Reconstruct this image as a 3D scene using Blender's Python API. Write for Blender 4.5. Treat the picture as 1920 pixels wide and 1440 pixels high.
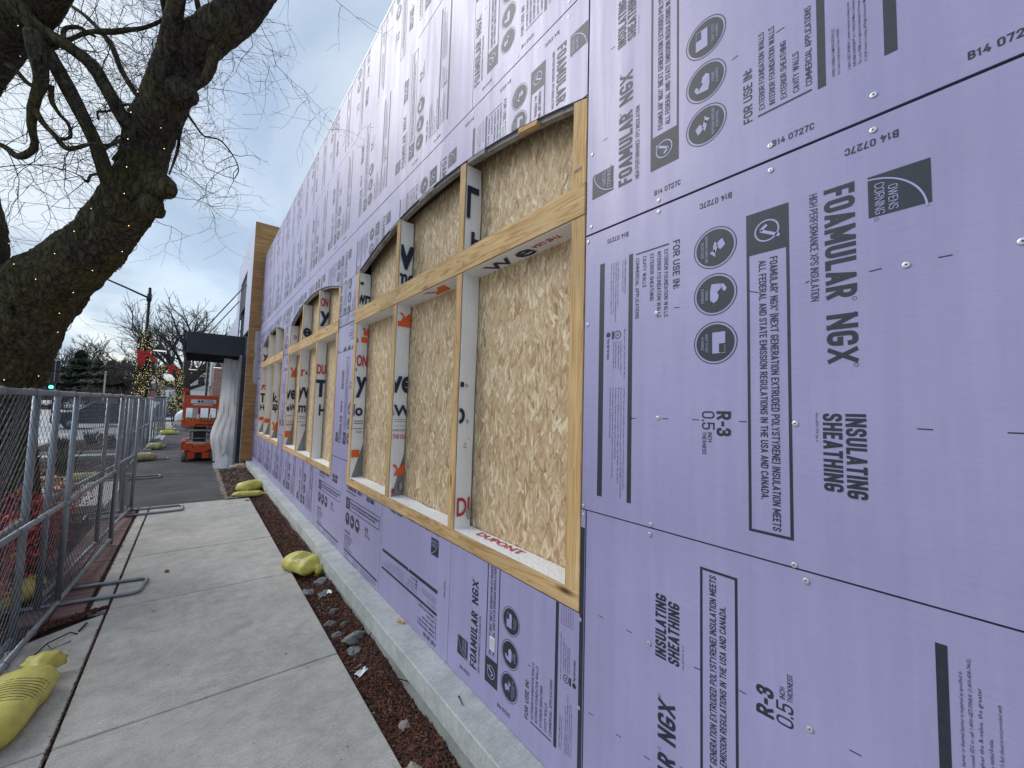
import bpy, bmesh, math, random
from mathutils import Vector, Matrix, noise
R = math.radians
PI = math.pi
rnd = random.Random(11)
for o in list(bpy.data.objects): bpy.data.objects.remove(o)
scene = bpy.context.scene
col = scene.collection
# ------------------------------------------------------------------ camera
cd = bpy.data.cameras.new('camera'); cam = bpy.data.objects.new('camera', cd); col.objects.link(cam)
cd.sensor_width = 36.0; cd.lens = 749.7/1920*36; cd.clip_start = 0.05; cd.clip_end = 3000
yaw, pitch, roll = .66988, .0632, .02816
fw = Vector((math.sin(yaw)*math.cos(pitch), math.cos(yaw)*math.cos(pitch), math.sin(pitch)))
rr = Vector((math.cos(yaw), -math.sin(yaw), 0)); uu = rr.cross(fw)
cr = rr*math.cos(roll)+uu*math.sin(roll); cu = -rr*math.sin(roll)+uu*math.cos(roll)
cam.matrix_world = Matrix(((cr.x, cu.x, -fw.x, 0), (cr.y, cu.y, -fw.y, 0), (cr.z, cu.z, -fw.z, 1.85), (0, 0, 0, 1)))
scene.camera = cam
# ------------------------------------------------------------------ world
SUN_EL, SUN_AZ = R(38), R(-42)       # azimuth from +Y, negative = towards the street
world = bpy.data.worlds.new('World'); scene.world = world; world.use_nodes = True
nt = world.node_tree; nt.nodes.clear()
def N(t, typ, **kw):
    n = t.nodes.new(typ)
    for k, v in kw.items(): setattr(n, k, v)
    return n
sky = N(nt, 'ShaderNodeTexSky', sky_type='NISHITA', sun_disc=False)
sky.sun_elevation = SUN_EL; sky.sun_rotation = SUN_AZ; sky.air_density = 1.2; sky.dust_density = 1.5
bg1 = N(nt, 'ShaderNodeBackground'); bg1.inputs[1].default_value = 0.12
bg2 = N(nt, 'ShaderNodeBackground'); bg2.inputs[1].default_value = 1.0
tc = N(nt, 'ShaderNodeTexCoord'); sep = N(nt, 'ShaderNodeSeparateXYZ')
mx = N(nt, 'ShaderNodeMath', operation='MAXIMUM'); mx.inputs[1].default_value = 0.0
ad = N(nt, 'ShaderNodeMath', operation='ADD'); ad.inputs[1].default_value = 0.22
dv = N(nt, 'ShaderNodeVectorMath', operation='DIVIDE'); cmb = N(nt, 'ShaderNodeCombineXYZ')
L = nt.links.new
L(tc.outputs['Generated'], sep.inputs[0]); L(sep.outputs[2], mx.inputs[0]); L(mx.outputs[0], ad.inputs[0])
for i in range(3): L(ad.outputs[0], cmb.inputs[i])
L(tc.outputs['Generated'], dv.inputs[0]); L(cmb.outputs[0], dv.inputs[1])
mp = N(nt, 'ShaderNodeMapping'); mp.inputs['Rotation'].default_value = (0, 0, R(35)); mp.inputs['Scale'].default_value = (1.0, 0.55, 0.15)
n1 = N(nt, 'ShaderNodeTexNoise'); n1.inputs['Scale'].default_value = 1.5; n1.inputs['Detail'].default_value = 7; n1.inputs['Roughness'].default_value = .5; n1.inputs['Distortion'].default_value = .5
rp = N(nt, 'ShaderNodeValToRGB'); rp.color_ramp.elements[0].position = .34; rp.color_ramp.elements[1].position = .60
rp.color_ramp.elements[0].color = (.45,.45,.45,1); rp.color_ramp.elements[1].color = (.97,.97,.97,1)
n2 = N(nt, 'ShaderNodeTexNoise'); n2.inputs['Scale'].default_value = 1.9; n2.inputs['Detail'].default_value = 6; n2.inputs['Distortion'].default_value = .6
rc = N(nt, 'ShaderNodeValToRGB'); rc.color_ramp.elements[0].position = .42; rc.color_ramp.elements[1].position = .60
rc.color_ramp.elements[0].color = (.34, .44, .57, 1); rc.color_ramp.elements[1].color = (.62, .69, .76, 1)
mxs = N(nt, 'ShaderNodeMixShader'); wo = N(nt, 'ShaderNodeOutputWorld')
L(dv.outputs[0], mp.inputs[0]); L(mp.outputs[0], n1.inputs[0]); L(mp.outputs[0], n2.inputs[0]); L(n1.outputs[0], rp.inputs[0]); L(n2.outputs[0], rc.inputs[0])
L(rc.outputs[0], bg2.inputs[0]); L(sky.outputs[0], bg1.inputs[0]); L(rp.outputs[0], mxs.inputs[0]); L(bg1.outputs[0], mxs.inputs[1]); L(bg2.outputs[0], mxs.inputs[2]); L(mxs.outputs[0], wo.inputs[0])
sd = bpy.data.lights.new('sun', 'SUN'); sd.energy = 1.4; sd.angle = R(35); sd.color = (1, .985, .96)
sun = bpy.data.objects.new('sun', sd); col.objects.link(sun)
sdir = Vector((math.sin(SUN_AZ)*math.cos(SUN_EL), math.cos(SUN_AZ)*math.cos(SUN_EL), math.sin(SUN_EL)))
sun.rotation_euler = sdir.to_track_quat('Z', 'Y').to_euler()
vs = scene.view_settings; vs.view_transform = 'Standard'; vs.look = 'None'; vs.gamma = 1; vs.exposure = 0.40
vs.use_curve_mapping = False
# ------------------------------------------------------------------ materials
def newmat(name):
    m = bpy.data.materials.new(name); m.use_nodes = True; t = m.node_tree
    return m, t, t.nodes['Principled BSDF']
def coords(t, scale=(1,1,1), rot=(0,0,0)):
    tc = N(t, 'ShaderNodeTexCoord'); mp = N(t, 'ShaderNodeMapping'); mp.inputs['Scale'].default_value = scale; mp.inputs['Rotation'].default_value = rot
    t.links.new(tc.outputs['Object'], mp.inputs[0]); return mp.outputs[0]
def noi(t, v, scale, detail=4, rough=.55, dist=0):
    n = N(t, 'ShaderNodeTexNoise'); n.inputs['Scale'].default_value = scale; n.inputs['Detail'].default_value = detail
    n.inputs['Roughness'].default_value = rough; n.inputs['Distortion'].default_value = dist; t.links.new(v, n.inputs[0]); return n.outputs[0]
def ramp(t, f, stops):
    r = N(t, 'ShaderNodeValToRGB'); e = r.color_ramp.elements
    while len(e) < len(stops): e.new(.5)
    for i, (p, c) in enumerate(stops):
        e[i].position = p; e[i].color = (c[0], c[1], c[2], 1) if hasattr(c, '__len__') else (c, c, c, 1)
    t.links.new(f, r.inputs[0]); return r.outputs[0]
def mix(t, a, b, f=None, mode='MIX', fac=1.0):
    m = N(t, 'ShaderNodeMix', data_type='RGBA', blend_type=mode)
    if f is None: m.inputs[0].default_value = fac
    else: t.links.new(f, m.inputs[0])
    for s, x in ((6, a), (7, b)):
        if hasattr(x, 'is_output'): t.links.new(x, m.inputs[s])
        else: m.inputs[s].default_value = (x[0], x[1], x[2], 1)
    return m.outputs[2]
def bump(t, b, h, strength, dist=.01):
    n = N(t, 'ShaderNodeBump'); n.inputs['Strength'].default_value = strength; n.inputs['Distance'].default_value = dist
    t.links.new(h, n.inputs['Height'])
    if b.inputs['Normal'].is_linked: t.links.new(b.inputs['Normal'].links[0].from_socket, n.inputs['Normal'])
    t.links.new(n.outputs[0], b.inputs['Normal'])
def simple(name, c, rough=.6, metal=0, var=.25, vs=6, bs=0, bscale=60, spec=.5, scale=(1,1,1), emit=None):
    m, t, b = newmat(name); v = coords(t, scale)
    c2 = tuple(x*(1-var) for x in c); c1 = tuple(min(1, x*(1+var*.6)) for x in c)
    t.links.new(ramp(t, noi(t, v, vs, 6, .6), [(.3, c2), (.7, c1)]), b.inputs['Base Color'])
    b.inputs['Roughness'].default_value = rough; b.inputs['Metallic'].default_value = metal; b.inputs['Specular IOR Level'].default_value = spec
    if bs: bump(t, b, noi(t, v, bscale, 5), bs)
    if emit: b.inputs['Emission Color'].default_value = (*c, 1); b.inputs['Emission Strength'].default_value = emit
    return m
M = {}
def board_mat(name, c, rough):
    m, t, b = newmat(name); v = coords(t)
    a = ramp(t, noi(t, v, .9, 5, .6), [(.3, tuple(x*.9 for x in c)), (.7, tuple(min(1, x*1.08) for x in c))])
    # faint weather streaks running down the sheets, stronger along the street
    vs_ = coords(t, (1, 3.2, .22))
    st = ramp(t, noi(t, vs_, 2.6, 6, .7), [(.40, (1, 1, 1)), (.62, (.80, .82, .86))])
    vf = coords(t, (3, 3, 60)); fine = noi(t, vf, 3, 3, .6)
    a = mix(t, a, st, mode='MULTIPLY', fac=.55)
    a = mix(t, a, ramp(t, fine, [(.35, (.93,.93,.93)), (.65, (1.05,1.05,1.05))]), mode='MULTIPLY', fac=.5)
    t.links.new(a, b.inputs['Base Color'])
    t.links.new(ramp(t, noi(t, vs_, 4, 5, .6), [(.3, rough-.06), (.7, rough+.1)]), b.inputs['Roughness'])
    b.inputs['Specular IOR Level'].default_value = .65
    bump(t, b, fine, .10, .002); bump(t, b, noi(t, v, 260, 2), .12, .001); bump(t, b, noi(t, v, 2.2, 3), .10, .02)
    return m
PURP = (.375, .342, .56)
M['board'] = board_mat('purple_foam', PURP, .36)
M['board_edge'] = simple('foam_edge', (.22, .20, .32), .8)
M['ink'] = simple('print_ink', (.018, .026, .040), .5, var=.3, vs=40, spec=.55)
M['ink_light'] = simple('print_knockout', (.38, .37, .60), .4, var=.1)
M['sheath'] = simple('dark_sheathing', (.03, .03, .035), .8)
def wood(name, c1, c2, axis, knots=True, gs=1.0):
    m, t, b = newmat(name)
    s = {'x': (.9, 14, 14), 'y': (14, .9, 14), 'z': (14, 14, .9)}[axis]; s = tuple(q*gs for q in s)
    v = coords(t, s); g = noi(t, v, 1.6, 6, .65, 1.2)
    s2 = tuple(q*.35 for q in s); w = noi(t, coords(t, s2), 1.5, 3, .5, 2.5)
    wv = N(t, 'ShaderNodeMath', operation='SINE'); ml = N(t, 'ShaderNodeMath', operation='MULTIPLY'); ml.inputs[1].default_value = 42
    t.links.new(w, ml.inputs[0]); t.links.new(ml.outputs[0], wv.inputs[0])
    a = ramp(t, g, [(.3, c2), (.62, c1)])
    ring = ramp(t, wv.outputs[0], [(.25, (1, 1, 1)), (.95, (.72, .58, .42))])
    a = mix(t, a, ring, mode='MULTIPLY', fac=.75)
    big = ramp(t, noi(t, coords(t), 1.3, 4), [(.35, (.82,.8,.78)), (.65, (1.1,1.08,1.04))]); a = mix(t, a, big, mode='MULTIPLY', fac=.8)
    if knots:
        sk = {'x': (2.2, 8, 8), 'y': (8, 2.2, 8), 'z': (8, 8, 2.2)}[axis]
        vo = N(t, 'ShaderNodeTexVoronoi'); vo.inputs['Scale'].default_value = 1.0; t.links.new(coords(t, sk), vo.inputs[0])
        k = ramp(t, vo.outputs['Distance'], [(.05, 0), (.17, 1)])
        k2 = ramp(t, vo.outputs['Color'], [(.46, 1), (.52, 0)])
        mm = N(t, 'ShaderNodeMath', operation='MAXIMUM'); t.links.new(k, mm.inputs[0]); t.links.new(k2, mm.inputs[1])
        a = mix(t, (.10, .045, .02), a, mm.outputs[0])
    t.links.new(a, b.inputs['Base Color']); b.inputs['Roughness'].default_value = .72; b.inputs['Specular IOR Level'].default_value = .3
    bump(t, b, g, .25, .004); return m
W1, W2_ = (.70, .49, .25), (.52, .33, .145)
M['wood_z'] = wood('pine_upright', W1, W2_, 'z'); M['wood_y'] = wood('pine_rail', W1, W2_, 'y')
M['ply'] = wood('plywood_sheet', (.50, .30, .13), (.34, .185, .07), 'x', True, .5)
def osb_mat():
    m, t, b = newmat('oriented_strand_board'); base = None; hts = None
    for i, (rot, sc) in enumerate([(14, .50), (-17, .62), (40, .78), (-30, .9), (3, 1.25)]):
        tcn = N(t, 'ShaderNodeTexCoord'); nz = N(t, 'ShaderNodeTexNoise'); nz.inputs['Scale'].default_value = 9; nz.inputs['Detail'].default_value = 3
        t.links.new(tcn.outputs['Object'], nz.inputs[0])
        mv = N(t, 'ShaderNodeVectorMath', operation='MULTIPLY_ADD'); mv.inputs[1].default_value = (.05,.05,.05)
        t.links.new(nz.outputs['Color'], mv.inputs[0]); t.links.new(tcn.outputs['Object'], mv.inputs[2])
        mp = N(t, 'ShaderNodeMapping'); mp.vector_type = 'POINT'; mp.inputs['Rotation'].default_value = (R(rot), 0, 0); mp.inputs['Scale'].default_value = (.5*sc, 52*sc, 11*sc)
        mp0 = N(t, 'ShaderNodeMapping'); mp0.inputs['Rotation'].default_value = (R(rot), 0, 0); mp0.inputs['Location'].default_value = (0, i*3.3, i*1.7)
        mp.inputs['Rotation'].default_value = (0, 0, 0)
        t.links.new(mv.outputs[0], mp0.inputs[0]); t.links.new(mp0.outputs[0], mp.inputs[0])
        vo = N(t, 'ShaderNodeTexVoronoi'); vo.inputs['Scale'].default_value = 1; vo.inputs['Randomness'].default_value = 1; t.links.new(mp.outputs[0], vo.inputs[0])
        sp = N(t, 'ShaderNodeSeparateColor'); t.links.new(vo.outputs['Color'], sp.inputs[0])
        c = ramp(t, sp.outputs[0], [(0, (.42, .26, .13)), (.12, (.62, .46, .265)), (.5, (.70, .555, .35)), (.85, (.77, .64, .43)), (1, (.86, .75, .54))])
        edge = ramp(t, vo.outputs['Distance'], [(.40, (1,1,1)), (.8, (.58,.45,.34))]); c = mix(t, c, edge, mode='MULTIPLY', fac=.8)
        if base is None: base, hts = c, sp.outputs[0]
        else:
            sel = ramp(t, sp.outputs[1], [(.56, 0), (.60, 1)])
            base = mix(t, base, c, sel); hts = mix(t, hts, sp.outputs[0], sel)
    dk = ramp(t, noi(t, coords(t, (1, 30, 9)), 1.2, 4, .7, 1), [(.30, (.25,.13,.07)), (.36, (1,1,1))]); base = mix(t, base, dk, mode='MULTIPLY', fac=.85)
    fb = ramp(t, noi(t, coords(t, (1, 95, 12)), 3.2, 5, .75, .8), [(.34, (.72,.62,.50)), (.52, (1,1,1)), (.68, (1.10,1.08,1.05))]); base = mix(t, base, fb, mode='MULTIPLY', fac=.85)
    t.links.new(base, b.inputs['Base Color']); b.inputs['Roughness'].default_value = .65
    bump(t, b, hts, .35, .004); bump(t, b, noi(t, coords(t, (1, 60, 10)), 3, 4), .2, .003); return m
M['osb'] = osb_mat()
def wrap_mat():
    m, t, b = newmat('house_wrap'); v = coords(t)
    t.links.new(ramp(t, noi(t, v, 3, 5), [(.3, (.80,.81,.83)), (.7, (.91,.91,.92))]), b.inputs['Base Color'])
    b.inputs['Roughness'].default_value = .55; bump(t, b, noi(t, coords(t, (6, 6, 1.6)), 3, 4, .6, 1.5), .5, .015); bump(t, b, noi(t, v, 120, 2), .05, .001); return m
M['wrap'] = wrap_mat()
M['strip'] = simple('weathered_strip', (.34, .32, .30), .8, var=.5, vs=9); M['navy'] = simple('navy_ink', (.012, .022, .065), .5, var=.2); M['red_ink'] = simple('red_ink', (.52, .03, .04), .5, var=.1)
M['orange_ink'] = simple('orange_ink', (.80, .13, .03), .5, var=.1); M['grey_ink'] = simple('grey_ink', (.30, .31, .33), .5); M['label_white'] = simple('label_white', (.8, .82, .85), .5, var=.05)
def concrete(name, c, fine=1.0, bs=.5):
    m, t, b = newmat(name); v = coords(t)
    a = ramp(t, noi(t, v, 1.1, 8, .65), [(.3, tuple(x*.80 for x in c)), (.7, tuple(x*1.12 for x in c))])
    st = ramp(t, noi(t, v, 110*fine, 5, .85), [(.34, (.66,.65,.63)), (.5, (1,1,1)), (.64, (1.22,1.22,1.2))]); a = mix(t, a, st, mode='MULTIPLY', fac=(.95 if name.startswith('side') else .5))
    bl = ramp(t, noi(t, v, 7, 6, .7), [(.36, (.86,.86,.85)), (.62, (1.10,1.10,1.09))]); a = mix(t, a, bl, mode='MULTIPLY', fac=.9)
    dots = N(t, 'ShaderNodeTexVoronoi'); dots.inputs['Scale'].default_value = 9; t.links.new(v, dots.inputs[0]); a = mix(t, a, ramp(t, dots.outputs['Distance'], [(.035, (.45,.43,.40)), (.06, (1,1,1))]), mode='MULTIPLY', fac=(.8 if name.startswith('side') else .25))
    sp = ramp(t, noi(t, coords(t, (1.0, 4.0, 1)), 16, 5, .75), [(.34, (.78,.77,.75)), (.6, (1.06,1.06,1.06))]); a = mix(t, a, sp, mode='MULTIPLY', fac=.6)
    stn = ramp(t, noi(t, v, 3.7, 6, .7, .6), [(.30, (.72,.70,.66)), (.42, (1,1,1))]); a = mix(t, a, stn, mode='MULTIPLY', fac=.7)
    t.links.new(a, b.inputs['Base Color']); b.inputs['Roughness'].default_value = .85; b.inputs['Specular IOR Level'].default_value = .35
    bump(t, b, noi(t, v, 150*fine, 4, .7), bs, .004); bump(t, b, noi(t, coords(t, (1, 9, 1)), 18, 3), .3, .003); return m
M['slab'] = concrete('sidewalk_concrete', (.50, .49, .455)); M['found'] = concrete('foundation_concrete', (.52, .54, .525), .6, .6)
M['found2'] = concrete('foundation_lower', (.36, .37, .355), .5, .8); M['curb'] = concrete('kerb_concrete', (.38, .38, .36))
def asphalt(name, c):
    m, t, b = newmat(name); v = coords(t)
    a = ramp(t, noi(t, v, .9, 7, .65), [(.3, tuple(x*.65 for x in c)), (.5, c), (.72, tuple(x*1.7 for x in c))])
    a = mix(t, a, ramp(t, noi(t, v, 220, 2), [(.35, (.6,.6,.6)), (.7, (1.6,1.6,1.6))]), mode='MULTIPLY', fac=.6)
    dust = ramp(t, noi(t, coords(t, (1, 2.5, 1)), 1.6, 6, .7), [(.50, 0), (.75, .55)]); a = mix(t, a, (.20, .175, .14), dust)
    t.links.new(a, b.inputs['Base Color']); b.inputs['Roughness'].default_value = .8; bump(t, b, noi(t, v, 130, 3), .5, .004); return m
M['asphalt'] = asphalt('new_asphalt', (.048, .050, .056)); M['road'] = asphalt('worn_road', (.40, .40, .41))
def soil(name, c1, c2, sc=30):
    m, t, b = newmat(name); v = coords(t)
    a = ramp(t, noi(t, v, sc, 6, .75), [(.3, c1), (.7, c2)]); t.links.new(a, b.inputs['Base Color']); b.inputs['Roughness'].default_value = .95
    bump(t, b, noi(t, v, sc*2, 5, .7), 1, .015); return m
M['soil'] = soil('dark_soil', (.022, .012, .009), (.085, .05, .038)); M['dirt'] = soil('grey_dirt', (.10, .085, .07), (.25, .22, .19), 14)
M['mulch'] = simple('mulch_chips', (.115, .034, .020), .9, var=.6, vs=35); M['mulch2'] = simple('mulch_brown', (.16, .075, .04), .9, var=.6, vs=35)
M['stone'] = soil('grey_stone', (.16, .16, .155), (.34, .34, .33), 12); M['stone2'] = soil('tan_stone', (.25, .21, .17), (.45, .41, .35), 12)
M['grass'] = soil('winter_grass', (.07, .07, .03), (.17, .15, .075), 5)
M['brick'] = simple('paver_brick', (.24, .15, .135), .85, var=.35, vs=9, bs=.5, bscale=90)
def bark():
    m, t, b = newmat('tree_bark'); v = coords(t, (1, 1, .30))
    n = noi(t, v, 11, 9, .74, 2.2)
    a = ramp(t, n, [(.32, (.010, .008, .006)), (.46, (.075, .064, .048)), (.68, (.20, .175, .125))])
    gr = ramp(t, noi(t, coords(t), 1.7, 5, .6), [(.44, 0), (.66, .6)]); a = mix(t, a, (.17, .165, .045), gr)
    nd = N(t, 'ShaderNodeTexNoise'); nd.inputs['Scale'].default_value = 4; nd.inputs['Detail'].default_value = 4
    t.links.new(coords(t), nd.inputs[0]); mv = N(t, 'ShaderNodeVectorMath', operation='MULTIPLY_ADD'); mv.inputs[1].default_value = (5, 5, 4)
    vo = N(t, 'ShaderNodeTexVoronoi'); vo.feature = 'DISTANCE_TO_EDGE'; vo.inputs['Scale'].default_value = 1
    t.links.new(nd.outputs['Color'], mv.inputs[0]); t.links.new(coords(t, (17, 17, 3.2), (0, R(22), 0)), mv.inputs[2]); t.links.new(mv.outputs[0], vo.inputs[0])
    e = ramp(t, vo.outputs['Distance'], [(.0, 0), (.22, 1)])
    a = mix(t, a, ramp(t, n, [(.30, (.30,.27,.24)), (.44, (1,1,1))]), mode='MULTIPLY'); a = mix(t, a, ramp(t, vo.outputs['Distance'], [(0, (.35,.33,.30)), (.10, (1,1,1))]), mode='MULTIPLY', fac=.75)
    t.links.new(a, b.inputs['Base Color']); b.inputs['Roughness'].default_value = .95; b.inputs['Specular IOR Level'].default_value = .15
    bump(t, b, e, .7, .03); bump(t, b, n, 1, .04); return m
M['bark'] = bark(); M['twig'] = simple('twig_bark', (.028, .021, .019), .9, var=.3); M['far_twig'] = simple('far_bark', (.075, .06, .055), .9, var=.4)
M['galv'] = simple('galvanised_steel', (.27, .30, .33), .45, .7, .2, 5, .04, 60); M['screw'] = simple('zinc_screw', (.62, .63, .64), .4, .5, .1); M['wire'] = simple('galvanised_wire', (.17, .185, .20), .5, .6, .3, 20)
M['dark_metal'] = simple('charcoal_metal', (.028, .034, .044), .42, .2, .3, 3); M['black'] = simple('black_paint', (.008, .008, .010), .5)
M['orange'] = simple('orange_paint', (.72, .085, .014), .42, 0, .22, 5); M['orange_dark'] = simple('orange_worn', (.40, .035, .012), .55, 0, .4, 9)
M['grey_part'] = simple('grey_machine', (.33, .33, .32), .5, .3, .4, 9); M['rubber'] = simple('grey_rubber', (.20, .20, .19), .8, var=.3)
M['tyre'] = simple('black_tyre', (.018, .018, .019), .8); M['yellow'] = simple('hazard_yellow', (.78, .45, .03), .5)
M['bag'] = simple('yellow_poly_bag', (.62, .56, .12), .5, 0, .3, 7, .5, 22); M['bag_old'] = simple('faded_poly_bag', (.44, .42, .20), .65, 0, .4, 7, .5, 22)
M['white'] = simple('white_paint', (.72, .73, .74), .4, var=.12); M['glass'] = simple('dark_glass', (.02, .025, .03), .08, 0, .1)
M['faded_red'] = simple('faded_red_sign', (.50, .20, .20), .6, var=.4); M['red'] = simple('red_ribbon', (.50, .012, .012), .55, var=.3); M['green_leaf'] = simple('garland_green', (.022, .045, .016), .7, var=.5, vs=9)
M['conifer'] = simple('conifer_green', (.028, .050, .030), .85, var=.5, vs=1.2); M['conifer2'] = simple('conifer_olive', (.055, .075, .035), .85, var=.5, vs=1.2)
M['red_leaf'] = simple('red_berry_leaf', (.50, .022, .04), .6, var=.6, vs=14); M['orange_leaf'] = simple('orange_leaf', (.60, .22, .03), .6, var=.5, vs=14); M['red_stem'] = simple('red_stem', (.12, .015, .02), .7)
M['bulb'] = simple('warm_bulb', (1, .86, .50), .5, var=.02, emit=1.7); M['bulb_dim'] = simple('warm_bulb_far', (1, .80, .40), .5, var=.02, emit=1.1)
M['green_light'] = simple('green_signal', (.05, 1, .45), .5, var=.02, emit=6); M['lamp_glow'] = simple('lamp_diffuser', (.9, .9, .8), .5, var=.02, emit=.6)
M['tank'] = simple('tank_white', (.74, .75, .76), .35, var=.06, vs=2)
M['carblue'] = simple('dark_blue_car', (.02, .03, .045), .25, .3, .1); M['cargrey'] = simple('silver_car', (.35, .36, .38), .25, .4, .1); M['carwhite'] = simple('white_car', (.7, .7, .71), .25, 0, .05)
M['siding'] = simple('pale_siding', (.60, .61, .60), .7, var=.08); M['roof'] = simple('roof_shingle', (.10, .095, .09), .9, var=.4, vs=4)
M['far_wood'] = simple('thicket_brown', (.085, .058, .045), .95, var=.6, vs=1.0)
def brickwall():
    m, t, b = newmat('brick_wall'); tcn = N(t, 'ShaderNodeTexCoord'); mp = N(t, 'ShaderNodeMapping'); mp.inputs['Rotation'].default_value = (R(90), 0, R(0))
    mp2 = N(t, 'ShaderNodeSeparateXYZ'); cb = N(t, 'ShaderNodeCombineXYZ'); t.links.new(tcn.outputs['Object'], mp2.inputs[0])
    sm = N(t, 'ShaderNodeMath', operation='ADD'); t.links.new(mp2.outputs[0], sm.inputs[0]); t.links.new(mp2.outputs[1], sm.inputs[1])
    t.links.new(sm.outputs[0], cb.inputs[0]); t.links.new(mp2.outputs[2], cb.inputs[1])
    br = N(t, 'ShaderNodeTexBrick'); br.inputs['Scale'].default_value = 1; br.inputs['Brick Width'].default_value = .30; br.inputs['Row Height'].default_value = .10; br.inputs['Mortar Size'].default_value = .014
    br.inputs['Color1'].default_value = (.24, .075, .055, 1); br.inputs['Color2'].default_value = (.36, .16, .12, 1); br.inputs['Mortar'].default_value = (.42, .38, .34, 1)
    t.links.new(cb.outputs[0], br.inputs[0]); t.links.new(br.outputs[0], b.inputs['Base Color']); b.inputs['Roughness'].default_value = .9; return m
M['brickwall'] = brickwall(); M['tan'] = simple('tan_masonry', (.36, .23, .15), .9, var=.2)
def plastic():
    m, t, b = newmat('plastic_sheeting'); v = coords(t)
    t.links.new(ramp(t, noi(t, coords(t, (3, 3, .8)), 2.5, 5, .6, 1), [(.3, (.84, .89, .95)), (.7, (.95, .97, .99))]), b.inputs['Base Color']); b.inputs['Roughness'].default_value = .25
    b.inputs['Alpha'].default_value = .96
    bump(t, b, noi(t, coords(t, (9, 9, 1.5)), 3, 6, .65, 2), 1, .05); return m
M['plastic'] = plastic()
def _tr():
    m = M['plastic']; t = m.node_tree; b = t.nodes['Principled BSDF']; o = t.nodes['Material Output']; tl = N(t, 'ShaderNodeBsdfTranslucent'); tl.inputs[0].default_value = (.93, .95, .98, 1)
    mxx = N(t, 'ShaderNodeMixShader'); mxx.inputs[0].default_value = .5; t.links.new(b.outputs[0], mxx.inputs[1]); t.links.new(tl.outputs[0], mxx.inputs[2]); t.links.new(mxx.outputs[0], o.inputs[0])
_tr()

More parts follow.
